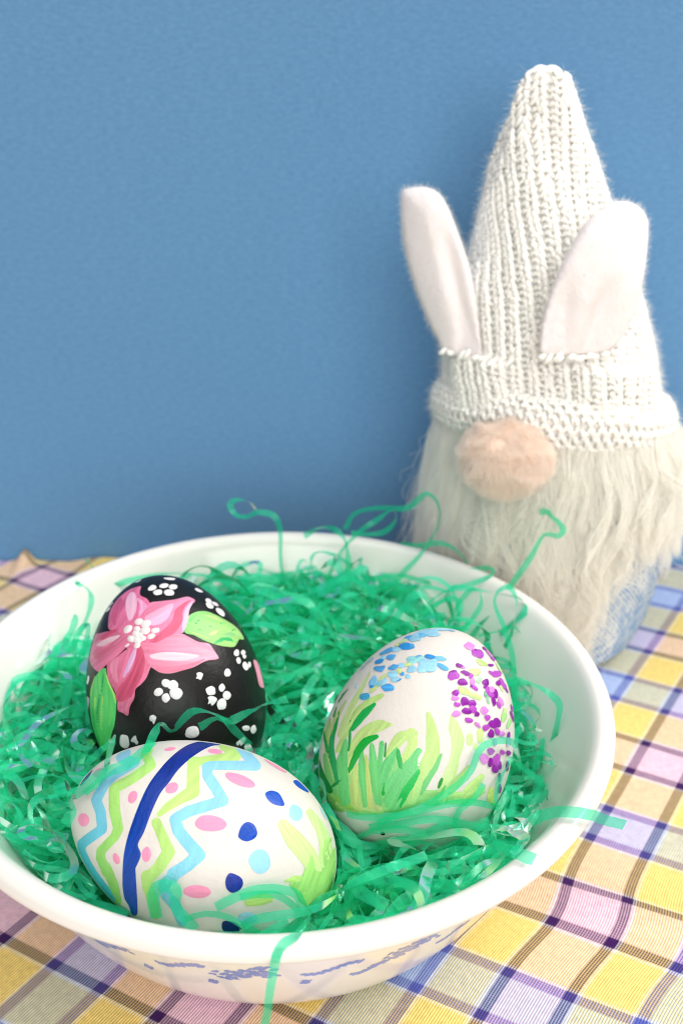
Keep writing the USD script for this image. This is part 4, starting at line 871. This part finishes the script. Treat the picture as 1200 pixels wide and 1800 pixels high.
# body: a weighted bag of blue and white woven cloth
BZ = np.array([0, .0015, .005, .012, .022, .032, .042, .052, .062, .072, .080, .092])
BR = np.array([.024, .0305, .0345, .0372, .0384, .0387, .0385, .0384, .0376, .0364, .0348, .0322])
def body_r(z): return np.interp(z, BZ, BR)
def body_xyz(th, z, off=0.0):
    r = body_r(z) + off
    return np.stack([GX + r * 1.0 * np.sin(th), GY - r * .97 * np.cos(th), z + 0 * th], -1)
zs = np.concatenate([[0], spline(np.stack([BZ, BR], -1), 60)[:, 0]])
def surf(fn, ths, hs):
    T, Hh = np.meshgrid(ths, hs, indexing='ij')
    return fn(T, Hh).reshape(-1, 3), grid_faces(len(ths), len(hs), False)
th_all = np.linspace(-np.pi, np.pi, 181)
def weave_mat():
    a = {'tc': ('attribute', {'attribute': 'Cd'}), 's': ('separate_color', {'color_type': 'rgb'})}
    lk = [('tc.color', 's.color')]
    for k, ch, ph in (('x', 's.r', 0.), ('y', 's.g', 0.)):
        a['f' + k] = ('math', {'math_type': 'multiply', 'value2': 2 * math.pi / .0019})
        a['q' + k] = ('math', {'math_type': 'sine'})
        lk += [(ch, f'f{k}.value1'), (f'f{k}.value', f'q{k}.value1')]
    a['pr'] = ('math', {'math_type': 'multiply'}); lk += [('qx.value', 'pr.value1'), ('qy.value', 'pr.value2')]
    a['g'] = ('geometry', {})
    a['n'] = ('noise_texture', {'scale': 420., 'detail': 3.}); lk += [('g.position', 'n.vector')]
    a['ad'] = ('math', {'math_type': 'multiply_add', 'value2': 2.0, 'value3': -1.0}); lk += [('n.fac', 'ad.value1')]
    a['sm'] = ('math', {'math_type': 'add'}); lk += [('pr.value', 'sm.value1'), ('ad.value', 'sm.value2')]
    a['mr'] = ('map_range', {'from_min': -.8, 'from_max': .8, 'to_min': 0., 'to_max': 1.}); lk += [('sm.value', 'mr.value')]
    a['r'] = ('rgb_ramp', {'ramp': [(0., lin((58, 124, 188))), (.4, lin((112, 168, 214))), (.65, lin((205, 216, 222))), (1., lin((228, 224, 216)))]}); lk += [('mr.result', 'r.fac')]
    a['b'] = ('bump', {'strength': .7, 'distance': .0005}); lk += [('pr.value', 'b.height')]
    a['p'] = ('principled_bsdf', {'roughness': .9, 'specular_ior_level': .1}); lk += [('r.color', 'p.base_color'), ('b.normal', 'p.normal')]
    return usdkit.material(stage, LK + 'blue_woven_cloth', a, lk, surface='p.BSDF')
MAT['weave'] = weave_mat()
v, f = surf(lambda T, Z: body_xyz(T, Z) + np.stack([0 * T, 0 * T, 0 * T], -1), th_all, np.linspace(0, .077, 80))
T, Z_ = np.meshgrid(th_all, np.linspace(0, .077, 80), indexing='ij')
lump = (meshkit.fbm(v * 60, 2, 3) - .5) * .003
nv = v - np.array([GX, GY, 0]); nv[:, 2] = 0; nv /= np.linalg.norm(nv, axis=1, keepdims=True)
v = v + nv * (lump * smooth01(v[:, 2] / .01))[:, None]
uvc = np.stack([(T * .042).ravel(), Z_.ravel() + 0.0, 0 * T.ravel()], -1)
part(gn, 'body', (v, f), MAT['weave'], col=uvc, origin=GO, label='round blue and white woven cloth body showing below the beard')
bot = trimesh.creation.cylinder(.0242, .0004, sections=48); bot.apply_translation((GX, GY, .0006))
part(gn, 'base', bot, MAT['weave'], smooth=False, origin=GO, col=np.zeros((len(bot.vertices), 3)))

# --- hat outline read at the hat's own plane: (row, left, right) as heights
HATP = [(700, 780, 1160), (660, 779, 1155), (620, 782, 1150), (570, 795, 1142), (520, 808, 1130), (460, 823, 1111), (400, 838, 1090), (345, 851, 1070), (300, 862, 1055), (260, 876, 1041), (200, 898, 1019), (160, 912, 1006), (135, 922, 998), (120, 934, 986)]
hz, hx, hr = [], [], []
for py, a, b in HATP:
    xa, z = pz(a, py); xb, _ = pz(b, py)
    hz.append(z); hx.append((xa + xb) / 2); hr.append((xb - xa) / 2)
hz, hx, hr = map(np.array, (hz, hx, hr))
HT = hz[-1]; HB = pz(960, 716)[1]
SLANT = -.068
RAISE = .0072
def hat_c(h): return np.interp(h, hz, hx)
def hat_r(h): return np.interp(h, hz, hr) - .0010
def hat_d(h): return hat_r(h) * np.interp(h, [HB, HB + .05, HT], [.95, .86, .62])
HC0 = pz(960, 621)[1]
def cuff(th, h):
    """the band turned up over the roots of the ears"""
    side = smooth01((-th - .40) / .3) * smooth01((th + 1.35) / .4) + smooth01((th + .12) / .3) * smooth01((1.05 - th) / .35)
    return .0042 * np.clip(side, 0, 1) * smooth01((HC0 + .0005 - h) / .0016)
def hat_xyz(th, h, off=0.0):
    wob = (meshkit.noise(np.stack([th * 2.2, h * 70, 0 * h], -1), 4) - .5) * .0022
    r, d = hat_r(h) + off + wob + cuff(th, h), hat_d(h) + off + wob + cuff(th, h)
    x = r * np.sin(th)
    return np.stack([hat_c(h) + x, GY - d * np.cos(th), h + SLANT * x * np.interp(h, [HB, HT], [1, 0.2]) + RAISE * np.cos(th) * np.interp(h, [HB, HB + .05, HT], [1, .35, 0])], -1)
BRT = .0047
def brim_xyz(th, ph, off=0.0):
    """rolled edge; ph runs round the roll, 0 = outward, +pi/2 = up"""
    R0 = np.interp(th, [-1.6, 0, 1.6], [hr[0] - .0012, hr[0] - .0008, hr[0] - .0016])
    big = BRT * (1 + .22 * smooth01((th + .4) / 1.2))
    x = (R0 + (big * .78 + off) * np.cos(ph)) * np.sin(th)
    y = -(R0 * .97 + (big * .78 + off) * np.cos(ph)) * np.cos(th)
    zc = HB - .0005 - .0012 * smooth01((th + .4) / 1.2)
    return np.stack([hx[0] + x, GY + y, zc + (big * 1.35 + off) * np.sin(ph) + SLANT * x + RAISE * np.cos(th) + (meshkit.noise(np.stack([th * 3, 0 * th, 0 * th], -1), 8) - .5) * .0012], -1)

PIT, ROW = .0041, .0019
def knit(fn, arc_r, h0, h1, th_lim, row=ROW, pit=PIT, seed=0, ridge=.0006, yarn=.00074, hscale=None):
    """ribbed knitting: V stitches stacked on each rib, bars across the furrows. fn(th, h, off)"""
    r = np.random.default_rng(seed)
    nrow = int((h1 - h0) / row)
    paths, rad = [], []
    kmax = int(math.pi * arc_r(h0) / pit) + 2
    t = np.linspace(0, 1, 6)
    for j in range(nrow):
        h = h0 + (j + .5) * row
        R_ = arc_r(h)
        k = np.arange(-kmax, kmax + 1)
        u = k * pit + r.normal(0, .00012, len(k))
        keep = np.abs(u / R_) < min(th_lim, math.pi * .98)
        u = u[keep]
        for sgn in (-1, 1):
            jit = r.normal(0, .00016, (len(u), 1))
            uu = u[:, None] + sgn * (.00030 + .00115 * np.sin(t * math.pi * .62) ** 1.0)[None] + jit * .6
            hh = h + row * (-.62 + 1.55 * t)[None] + jit + r.normal(0, .00010, (len(u), 1))
            off = ridge + .00045 * np.sin(t * math.pi)[None] - .0004 * (1 - t)[None] + r.normal(0, .00010, (len(u), 1))
            paths.append(fn(uu / R_, hh, off)); rad.append(yarn * (.72 + .38 * np.sin(t * math.pi))[None] * np.ones((len(u), 1)))
        # furrow bar
        um = u + pit / 2
        um = um[np.abs(um / R_) < min(th_lim, math.pi * .98)]
        jit = r.normal(0, .00014, (len(um), 1))
        uu = um[:, None] + (t - .5)[None] * pit * .62
        hh = h + row * .22 * np.sin(t * math.pi)[None] + jit
        off = .00005 + .00035 * np.sin(t * math.pi)[None] + 0 * uu
        paths.append(fn(uu / R_, hh, off)); rad.append(yarn * .78 * np.ones((len(um), 6)))
    P = np.vstack(paths); Rr = np.vstack(rad)
    return P, Rr
hp, hrad = knit(hat_xyz, lambda h: float(hat_r(h) * .5 + hat_d(h) * .5), HB + .001, HT - .0012, 2.0, seed=1)
hat_m = part(gn, 'hat', tuple([tubes(hp, hrad, 6)[0] - GO, tubes(hp, hrad, 6)[1]]), MAT['yarn'], label='tall cream ribbed knitted hat')
v, f = surf(lambda T, H: hat_xyz(T, H, -.0006), th_all, np.linspace(HB - .002, HT - .0008, 90))
part(hat_m, 'lining', (v - GO, f), MAT['yarn_back'])
# gathered tip: a few short bights of yarn closing the top
tip = []
for k in range(16):
    a = k / 16 * 2 * np.pi
    rr, hh = hat_r(HT - .001), HT - .0012
    s = np.linspace(0, 1, 7)
    tip.append(np.stack([hat_c(HT) + rr * np.cos(a) * (1 - s * .95), GY + rr * .66 * np.sin(a) * (1 - s * .95), hh + .0012 * np.sin(s * 2.2) * (1 + .45 * np.cos(2 * a)) - .0006 * s], -1))
tv, tf = tubes(np.array(tip), .00105, 6)
part(hat_m, 'gathered_tip', (tv - GO, tf), MAT['yarn'])
# the stitches of the rolled edge: short slanting bights round the roll
def brim_knit():
    r = np.random.default_rng(9)
    P, Rr = [], []
    t = np.linspace(0, 1, 6)
    pit = .0033
    for j, ph in enumerate(np.arange(-1.5, 1.9, .36)):
        u = np.arange(-.080, .0801, pit) + (j % 2) * pit * .5
        u = u + r.normal(0, .0001, len(u))
        for sgn in (-1, 1):
            jit = r.normal(0, .00012, (len(u), 1))
            uu = u[:, None] + sgn * (.0002 + .00125 * t)[None] + jit
            pp = ph + (.05 + .36 * t * 1.0)[None] - .12 + r.normal(0, .02, (len(u), 1))
            off = .0002 + .0007 * np.sin(t * math.pi)[None] + r.normal(0, .00012, (len(u), 1))
            P.append(brim_xyz(uu / .0385, pp, off)); Rr.append(.00078 * (.75 + .35 * np.sin(t * math.pi))[None] * np.ones((len(u), 1)))
    return np.vstack(P), np.vstack(Rr)
bp, brad = brim_knit()
bv, bf = tubes(bp, brad, 6)
brim = part(gn, 'hat_brim', (bv - GO, bf), MAT['yarn'], label='thick rolled knitted edge of the hat')
phs = np.linspace(-np.pi, np.pi, 25)
T, Q = np.meshgrid(th_all, phs, indexing='ij')
part(brim, 'lining', (brim_xyz(T, Q, -.0003).reshape(-1, 3) - GO, grid_faces(len(th_all), len(phs))[:, ::-1]), MAT['yarn_back'])

# fine fuzz standing off the wool
def fuzz(name, parent, base, nrm, length, width, mat, n, seed, droop=.2, curl=.5, k=5):
    r = np.random.default_rng(seed)
    i = r.integers(0, len(base), n)
    d = nrm[i] + r.normal(0, curl, (n, 3)); d /= np.linalg.norm(d, axis=1, keepdims=True)
    L = length * r.uniform(.4, 1.2, (n, 1))
    s = np.linspace(0, 1, k)
    d2 = r.normal(0, curl, (n, 3))
    pts = base[i][:, None] + d[:, None] * (L * s)[..., None] + (d2[:, None] * L[:, None] * (s ** 2)[None, :, None]) * .5
    pts[..., 2] -= droop * (L * s ** 2)
    return curves(parent, name, pts, np.broadcast_to(width * (1 - .7 * s), (n, k)), mat, origin=GO)
hn = hp.reshape(-1, 3); cen = np.stack([hat_c(hn[:, 2]), np.full(len(hn), GY), hn[:, 2]], -1); nn = hn - cen; nn /= np.linalg.norm(nn, axis=1, keepdims=True) + 1e-9
fuzz('fuzz', hat_m, hn, nn, .0026, .00007, MAT['fuzz'], 22000, 5)
bn = bp.reshape(-1, 3); nb = bn - np.array([GX, GY, HB]); nb /= np.linalg.norm(nb, axis=1, keepdims=True)
fuzz('fuzz', brim, bn, nb, .0026, .00007, MAT['fuzz'], 8000, 6)

# --- bunny ears: stuffed fleece, seamed round the edge, pressed along one or two folds
def ear(outline, y0, folds, label, seed, seam, slope, thick=.0052):
    o = spline(outline, 160, True)
    x, z = np.array([pz(a, b, y0) for a, b in o]).T
    pol = Polygon(np.stack([x, z], -1)).buffer(0)
    P0 = z.min()
    z = P0 + (z - P0) * .965
    pol = Polygon(np.stack([x, z], -1)).buffer(0)
    step = .0007
    ext = resample(np.array(pol.exterior.coords)[:-1], step)
    b = pol.bounds
    gx, gz = np.meshgrid(np.arange(b[0], b[2], step), np.arange(b[1], b[3], step))
    g = np.stack([gx.ravel(), gz.ravel()], -1)
    inn = pol.buffer(-step * .6)
    g = g[shapely.contains_xy(inn, g[:, 0], g[:, 1])]
    P = np.vstack([ext, g]); ne = len(ext)
    tri = Delaunay(P).simplices
    c = P[tri].mean(1); tri = tri[shapely.contains_xy(pol, c[:, 0], c[:, 1])]
    dist = shapely.distance(shapely.points(P), pol.exterior); dist[:ne] = 0
    w = .0125
    dd = np.clip(dist / w, 0, 1)
    hgt = thick * np.sqrt(1 - (1 - dd) ** 2)
    fold = np.zeros(len(P))
    for pts, depth, wid in folds:
        l = LineString([pz(a, q, y0) for a, q in spline(pts, 24)])
        tt = shapely.line_locate_point(l, shapely.points(P), normalized=True)
        fold += depth * smooth01(tt / .45) * np.exp(-(shapely.distance(shapely.points(P), l) / wid) ** 2)
    n3 = np.stack([P[:, 0] * 110, P[:, 1] * 110, np.zeros(len(P)) + seed], -1)
    hgt = hgt * (.5 + .5 * smooth01((P[:, 1] - P[:, 1].min()) / .022))
    hf = hgt * (1 + .25 * (meshkit.fbm(n3, 2, seed) - .5)) - np.minimum(fold, hgt * .7)
    lean = (P[:, 1] - P[:, 1].min()) * .10 + slope * (P[:, 0] - pz((seam[0] + seam[1]) / 2, 621, y0)[0])
    front = np.stack([P[:, 0], y0 - hf + lean, P[:, 1]], -1)
    back = np.stack([P[:, 0], y0 + hgt * .8 + lean, P[:, 1]], -1)
    # the seam: the two sheets share their edge
    idx = np.arange(len(P)); bi = np.where(idx < ne, idx, idx - ne + len(P))
    V_ = np.vstack([front, back[ne:]])
    a, b_, d_ = front[tri[:, 0]], front[tri[:, 1]], front[tri[:, 2]]
    flip = np.cross(b_ - a, d_ - a)[:, 1] > 0
    tri[flip] = tri[flip][:, ::-1]
    F = np.vstack([tri, bi[tri][:, ::-1]])
    em = part(gn, 'ear', (V_ - GO, F), MAT['fleece'], label=label)
    nr = np.stack([np.zeros(len(P)), -np.ones(len(P)), np.zeros(len(P))], -1)
    e = front[:ne]; ctr = front.mean(0); no = e - ctr; no /= np.linalg.norm(no, axis=1, keepdims=True)
    sm = []
    (xa, za), (xb, zb) = [pz(q, 621, y0) for q in seam]
    ns = int(abs(xb - xa) / .0017)
    rr_ = np.random.default_rng(seed)
    for q in np.linspace(0, 1, ns):
        a = np.linspace(0, 1, 7)
        jx, jz = rr_.normal(0, .0005, 2)
        sm.append(np.stack([xa + (xb - xa) * q + jx + .0016 * (a - .5), y0 + slope * (xb - xa) * (q - .5) - .0028 - .0008 * np.sin(a * np.pi) + .0012 * (2 * q - 1) ** 2 + 0 * a, za + (zb - za) * q + jz + rr_.uniform(-.0005, .0026) * (a - .5)], -1))
    sv, sf = tubes(np.array(sm), .00075 * (.75 + .4 * np.sin(np.linspace(0, np.pi, 7)))[None], 6)
    part(em, 'seam', (sv - GO, sf), MAT['yarn'])
    fuzz('fuzz', em, np.vstack([np.repeat(e, 4, 0), front[ne:]]), np.vstack([np.repeat(no, 4, 0), nr[ne:]]), .0014, .00005, MAT['fuzz'], 5000, seed, 0, .6)
ear([(712, 345), (726, 335), (752, 330), (776, 338), (792, 362), (806, 400), (818, 435), (829, 475), (837, 525), (842, 575), (844, 600), (843, 624), (815, 628), (783, 626), (770, 602), (757, 578), (743, 545), (727, 498), (715, 445), (710, 390)],
    GY - .0195, [([(775, 372), (790, 450), (806, 530), (822, 610)], .0026, .0022), ([(722, 352), (750, 345), (775, 352)], .0006, .002)], 'pale ear at the left of the hat with one long fold', 31, (780, 846), -.7)
ear([(1068, 360), (1085, 351), (1108, 350), (1130, 357), (1147, 375), (1152, 402), (1147, 455), (1137, 505), (1120, 555), (1100, 592), (1076, 618), (1048, 624), (1000, 624), (952, 622), (946, 600), (950, 566), (962, 525), (984, 470), (1008, 425), (1036, 385)],
    GY - .0325, [([(1010, 470), (990, 530), (978, 620)], .0024, .0026), ([(1086, 470), (1052, 540), (1030, 625)], .0020, .0026)], 'pale ear at the right of the hat with two soft folds', 32, (944, 1082), .2)

# --- beard
mb = surf(lambda T, Z: body_xyz(T, Z, .0010), np.linspace(-1.9, 1.9, 90), np.linspace(.050, .083, 30))
beard = part(gn, 'beard', (mb[0] - GO, mb[1]), MAT['beard_back'], label='long shaggy cream white beard')
def tip_z(th):
    """where the locks end: low in the middle, higher on the right so that the blue body shows"""
    return np.interp(th, [-2, -1.2, -.6, 0, .16, .34, .55, .85, 1.2, 2.0], [.030, .022, .012, .008, .012, .034, .046, .049, .050, .050])
def root_top(th): return .081 + .0065 * np.cos(th) + SLANT * .035 * np.sin(th)
def locks(nc, per, k, seed, long_share, wavy=1.0):
    r = np.random.default_rng(seed)
    th = r.uniform(-1.9, 1.9, nc)
    zt = root_top(th)
    z0 = zt - .036 * r.uniform(0, 1, nc) ** 1.5
    z0 = np.where(r.uniform(0, 1, nc) < .35, zt, z0)
    ze = np.maximum(tip_z(th) + r.normal(0, .0045, nc) * np.where(th > .3, .5, 1), .003)
    short = r.uniform(0, 1, nc) > long_share
    ze = np.where(short, np.maximum(ze, z0 - r.uniform(.022, .040, nc)), ze)
    ze = np.minimum(ze, z0 - .012)
    lift = .0005 + .0012 * (wavy > 1) + .0062 * (z0 - ze > 0) * r.beta(1.3, 2.2, nc) * (.4 + .6 * (z0 - .035) / .05)
    lift = lift * np.where(th < -.6, .2, 1)
    amp, frq, ph = wavy * r.uniform(.02, .12, nc) * np.where(th < -.8, .5, 1), r.uniform(1.2, 2.8, nc), r.uniform(0, 6.28, nc)
    drift = r.normal(0, .10, nc)
    rad = r.uniform(.022, .055, nc)
    s = np.linspace(0, 1, k)[None, None]
    n = nc * per
    E1 = lambda a: a[:, None, None]
    # strands of one lock: wide at the root, drawn together to a loose point
    a0 = r.normal(0, 1, (nc, per, 1)); d0 = r.normal(0, 1, (nc, per, 1)); c0 = r.normal(0, 1, (nc, per, 1))
    ln = r.uniform(.78, 1.08, (nc, per, 1))
    z = E1(z0) + r.normal(0, .0012, (nc, per, 1)) - E1(z0 - ze) * ln * s ** .95
    spread = E1(rad) * (1 - .80 * np.sin(np.minimum(s * 1.9, 1.5708)) ** 2) + .012 * s ** 3
    t = E1(th) + a0 * spread + E1(amp) * np.sin(E1(frq) * s * 2 * np.pi * E1(z0 - ze) / .05 + E1(ph) + c0 * .10) * s ** .7 + E1(drift) * s
    off = .0006 + E1(lift) * np.sin(np.minimum(s * 2.4, 1.5708)) * (1 - .15 * s) + .0018 * s ** 2 + d0 * .00045 * (1 - .5 * s) * np.minimum(s * 5, 1) + .0010 * np.sin(E1(frq) * s * 2 * np.pi * 1.2 + E1(ph) * 2) * s
    off = np.maximum(off, .0003)
    zz = np.maximum(z, .0015)
    rr = np.where(zz < .030, np.maximum(body_r(zz), body_r(.030) - (.030 - zz) * .22), body_r(zz)) + off
    P = np.stack([GX + rr * np.sin(t), GY - rr * .97 * np.cos(t), zz], -1)
    return P.reshape(n, k, 3)
bh = np.concatenate([locks(300, 48, 20, 12, .85), locks(170, 30, 20, 13, .45), locks(34, 44, 20, 15, .6, 2.2)])
wd = np.broadcast_to(.00012 * (1 - .7 * np.linspace(0, 1, 20) ** 2), bh.shape[:2]) * rn.uniform(.6, 1.4, (len(bh), 1))
curves(beard, 'hair', bh, wd, MAT['beard'], origin=GO)
# stray hairs outside the mass
r_ = np.random.default_rng(41)
st = locks(420, 1, 20, 14, .8)
s_ = np.linspace(0, 1, 20)
st = st + (st - np.array([GX, GY, 0])) * np.array([1, 1, 0]) * (r_.uniform(.02, .16, (420, 1)) * s_ ** 1.5)[..., None] + np.cumsum(r_.normal(0, .00022, st.shape), 1)
curves(beard, 'hair', st, np.full(st.shape[:2], .00009), MAT['beard'], origin=GO)

# --- nose: a fuzzy peach ball tucked under the rolled edge
nx, nz = pz(894, 798, GY - .0405)
NC, NR = np.array([nx, GY - .0360, nz - .0019]), np.array([.0112, .0098, .0088])
sp_ = trimesh.creation.icosphere(5)
nvv = np.array(sp_.vertices)
nose_v = NC + nvv * NR * (1 + .22 * (meshkit.fbm(nvv * 2.0 + 5, 2, 2) - .5)[:, None])
nose = part(gn, 'nose', (nose_v - GO, np.array(sp_.faces)), MAT['nose_core'], label='fuzzy peach plush nose under the hat edge')
fr_ = nvv[:, 1] < .55
def nose_fur(n, seed):
    r = np.random.default_rng(seed)
    i = r.choice(np.nonzero(fr_)[0], n)
    base, nr = nose_v[i], nvv[i]
    nzv = np.stack([meshkit.noise(nvv[i] * 3.1 + 9 * q, q) - .5 for q in range(3)], -1)
    d = nr * .75 + nzv * 1.7 + r.normal(0, .16, (n, 3)) + np.array([0, 0, -.35])
    d /= np.linalg.norm(d, axis=1, keepdims=True)
    k = 6; s = np.linspace(0, 1, k)
    L = .0034 * r.uniform(.6, 1.15, n)
    pts = base[:, None] + d[:, None] * (L[:, None] * s)[..., None]
    pts[..., 2] -= L[:, None] * .35 * s ** 2
    return pts
nf = nose_fur(26000, 3)
curves(nose, 'fur', nf, np.broadcast_to(.00009 * (1 - .7 * np.linspace(0, 1, 6)), nf.shape[:2]), MAT['nose_fur'], origin=GO)
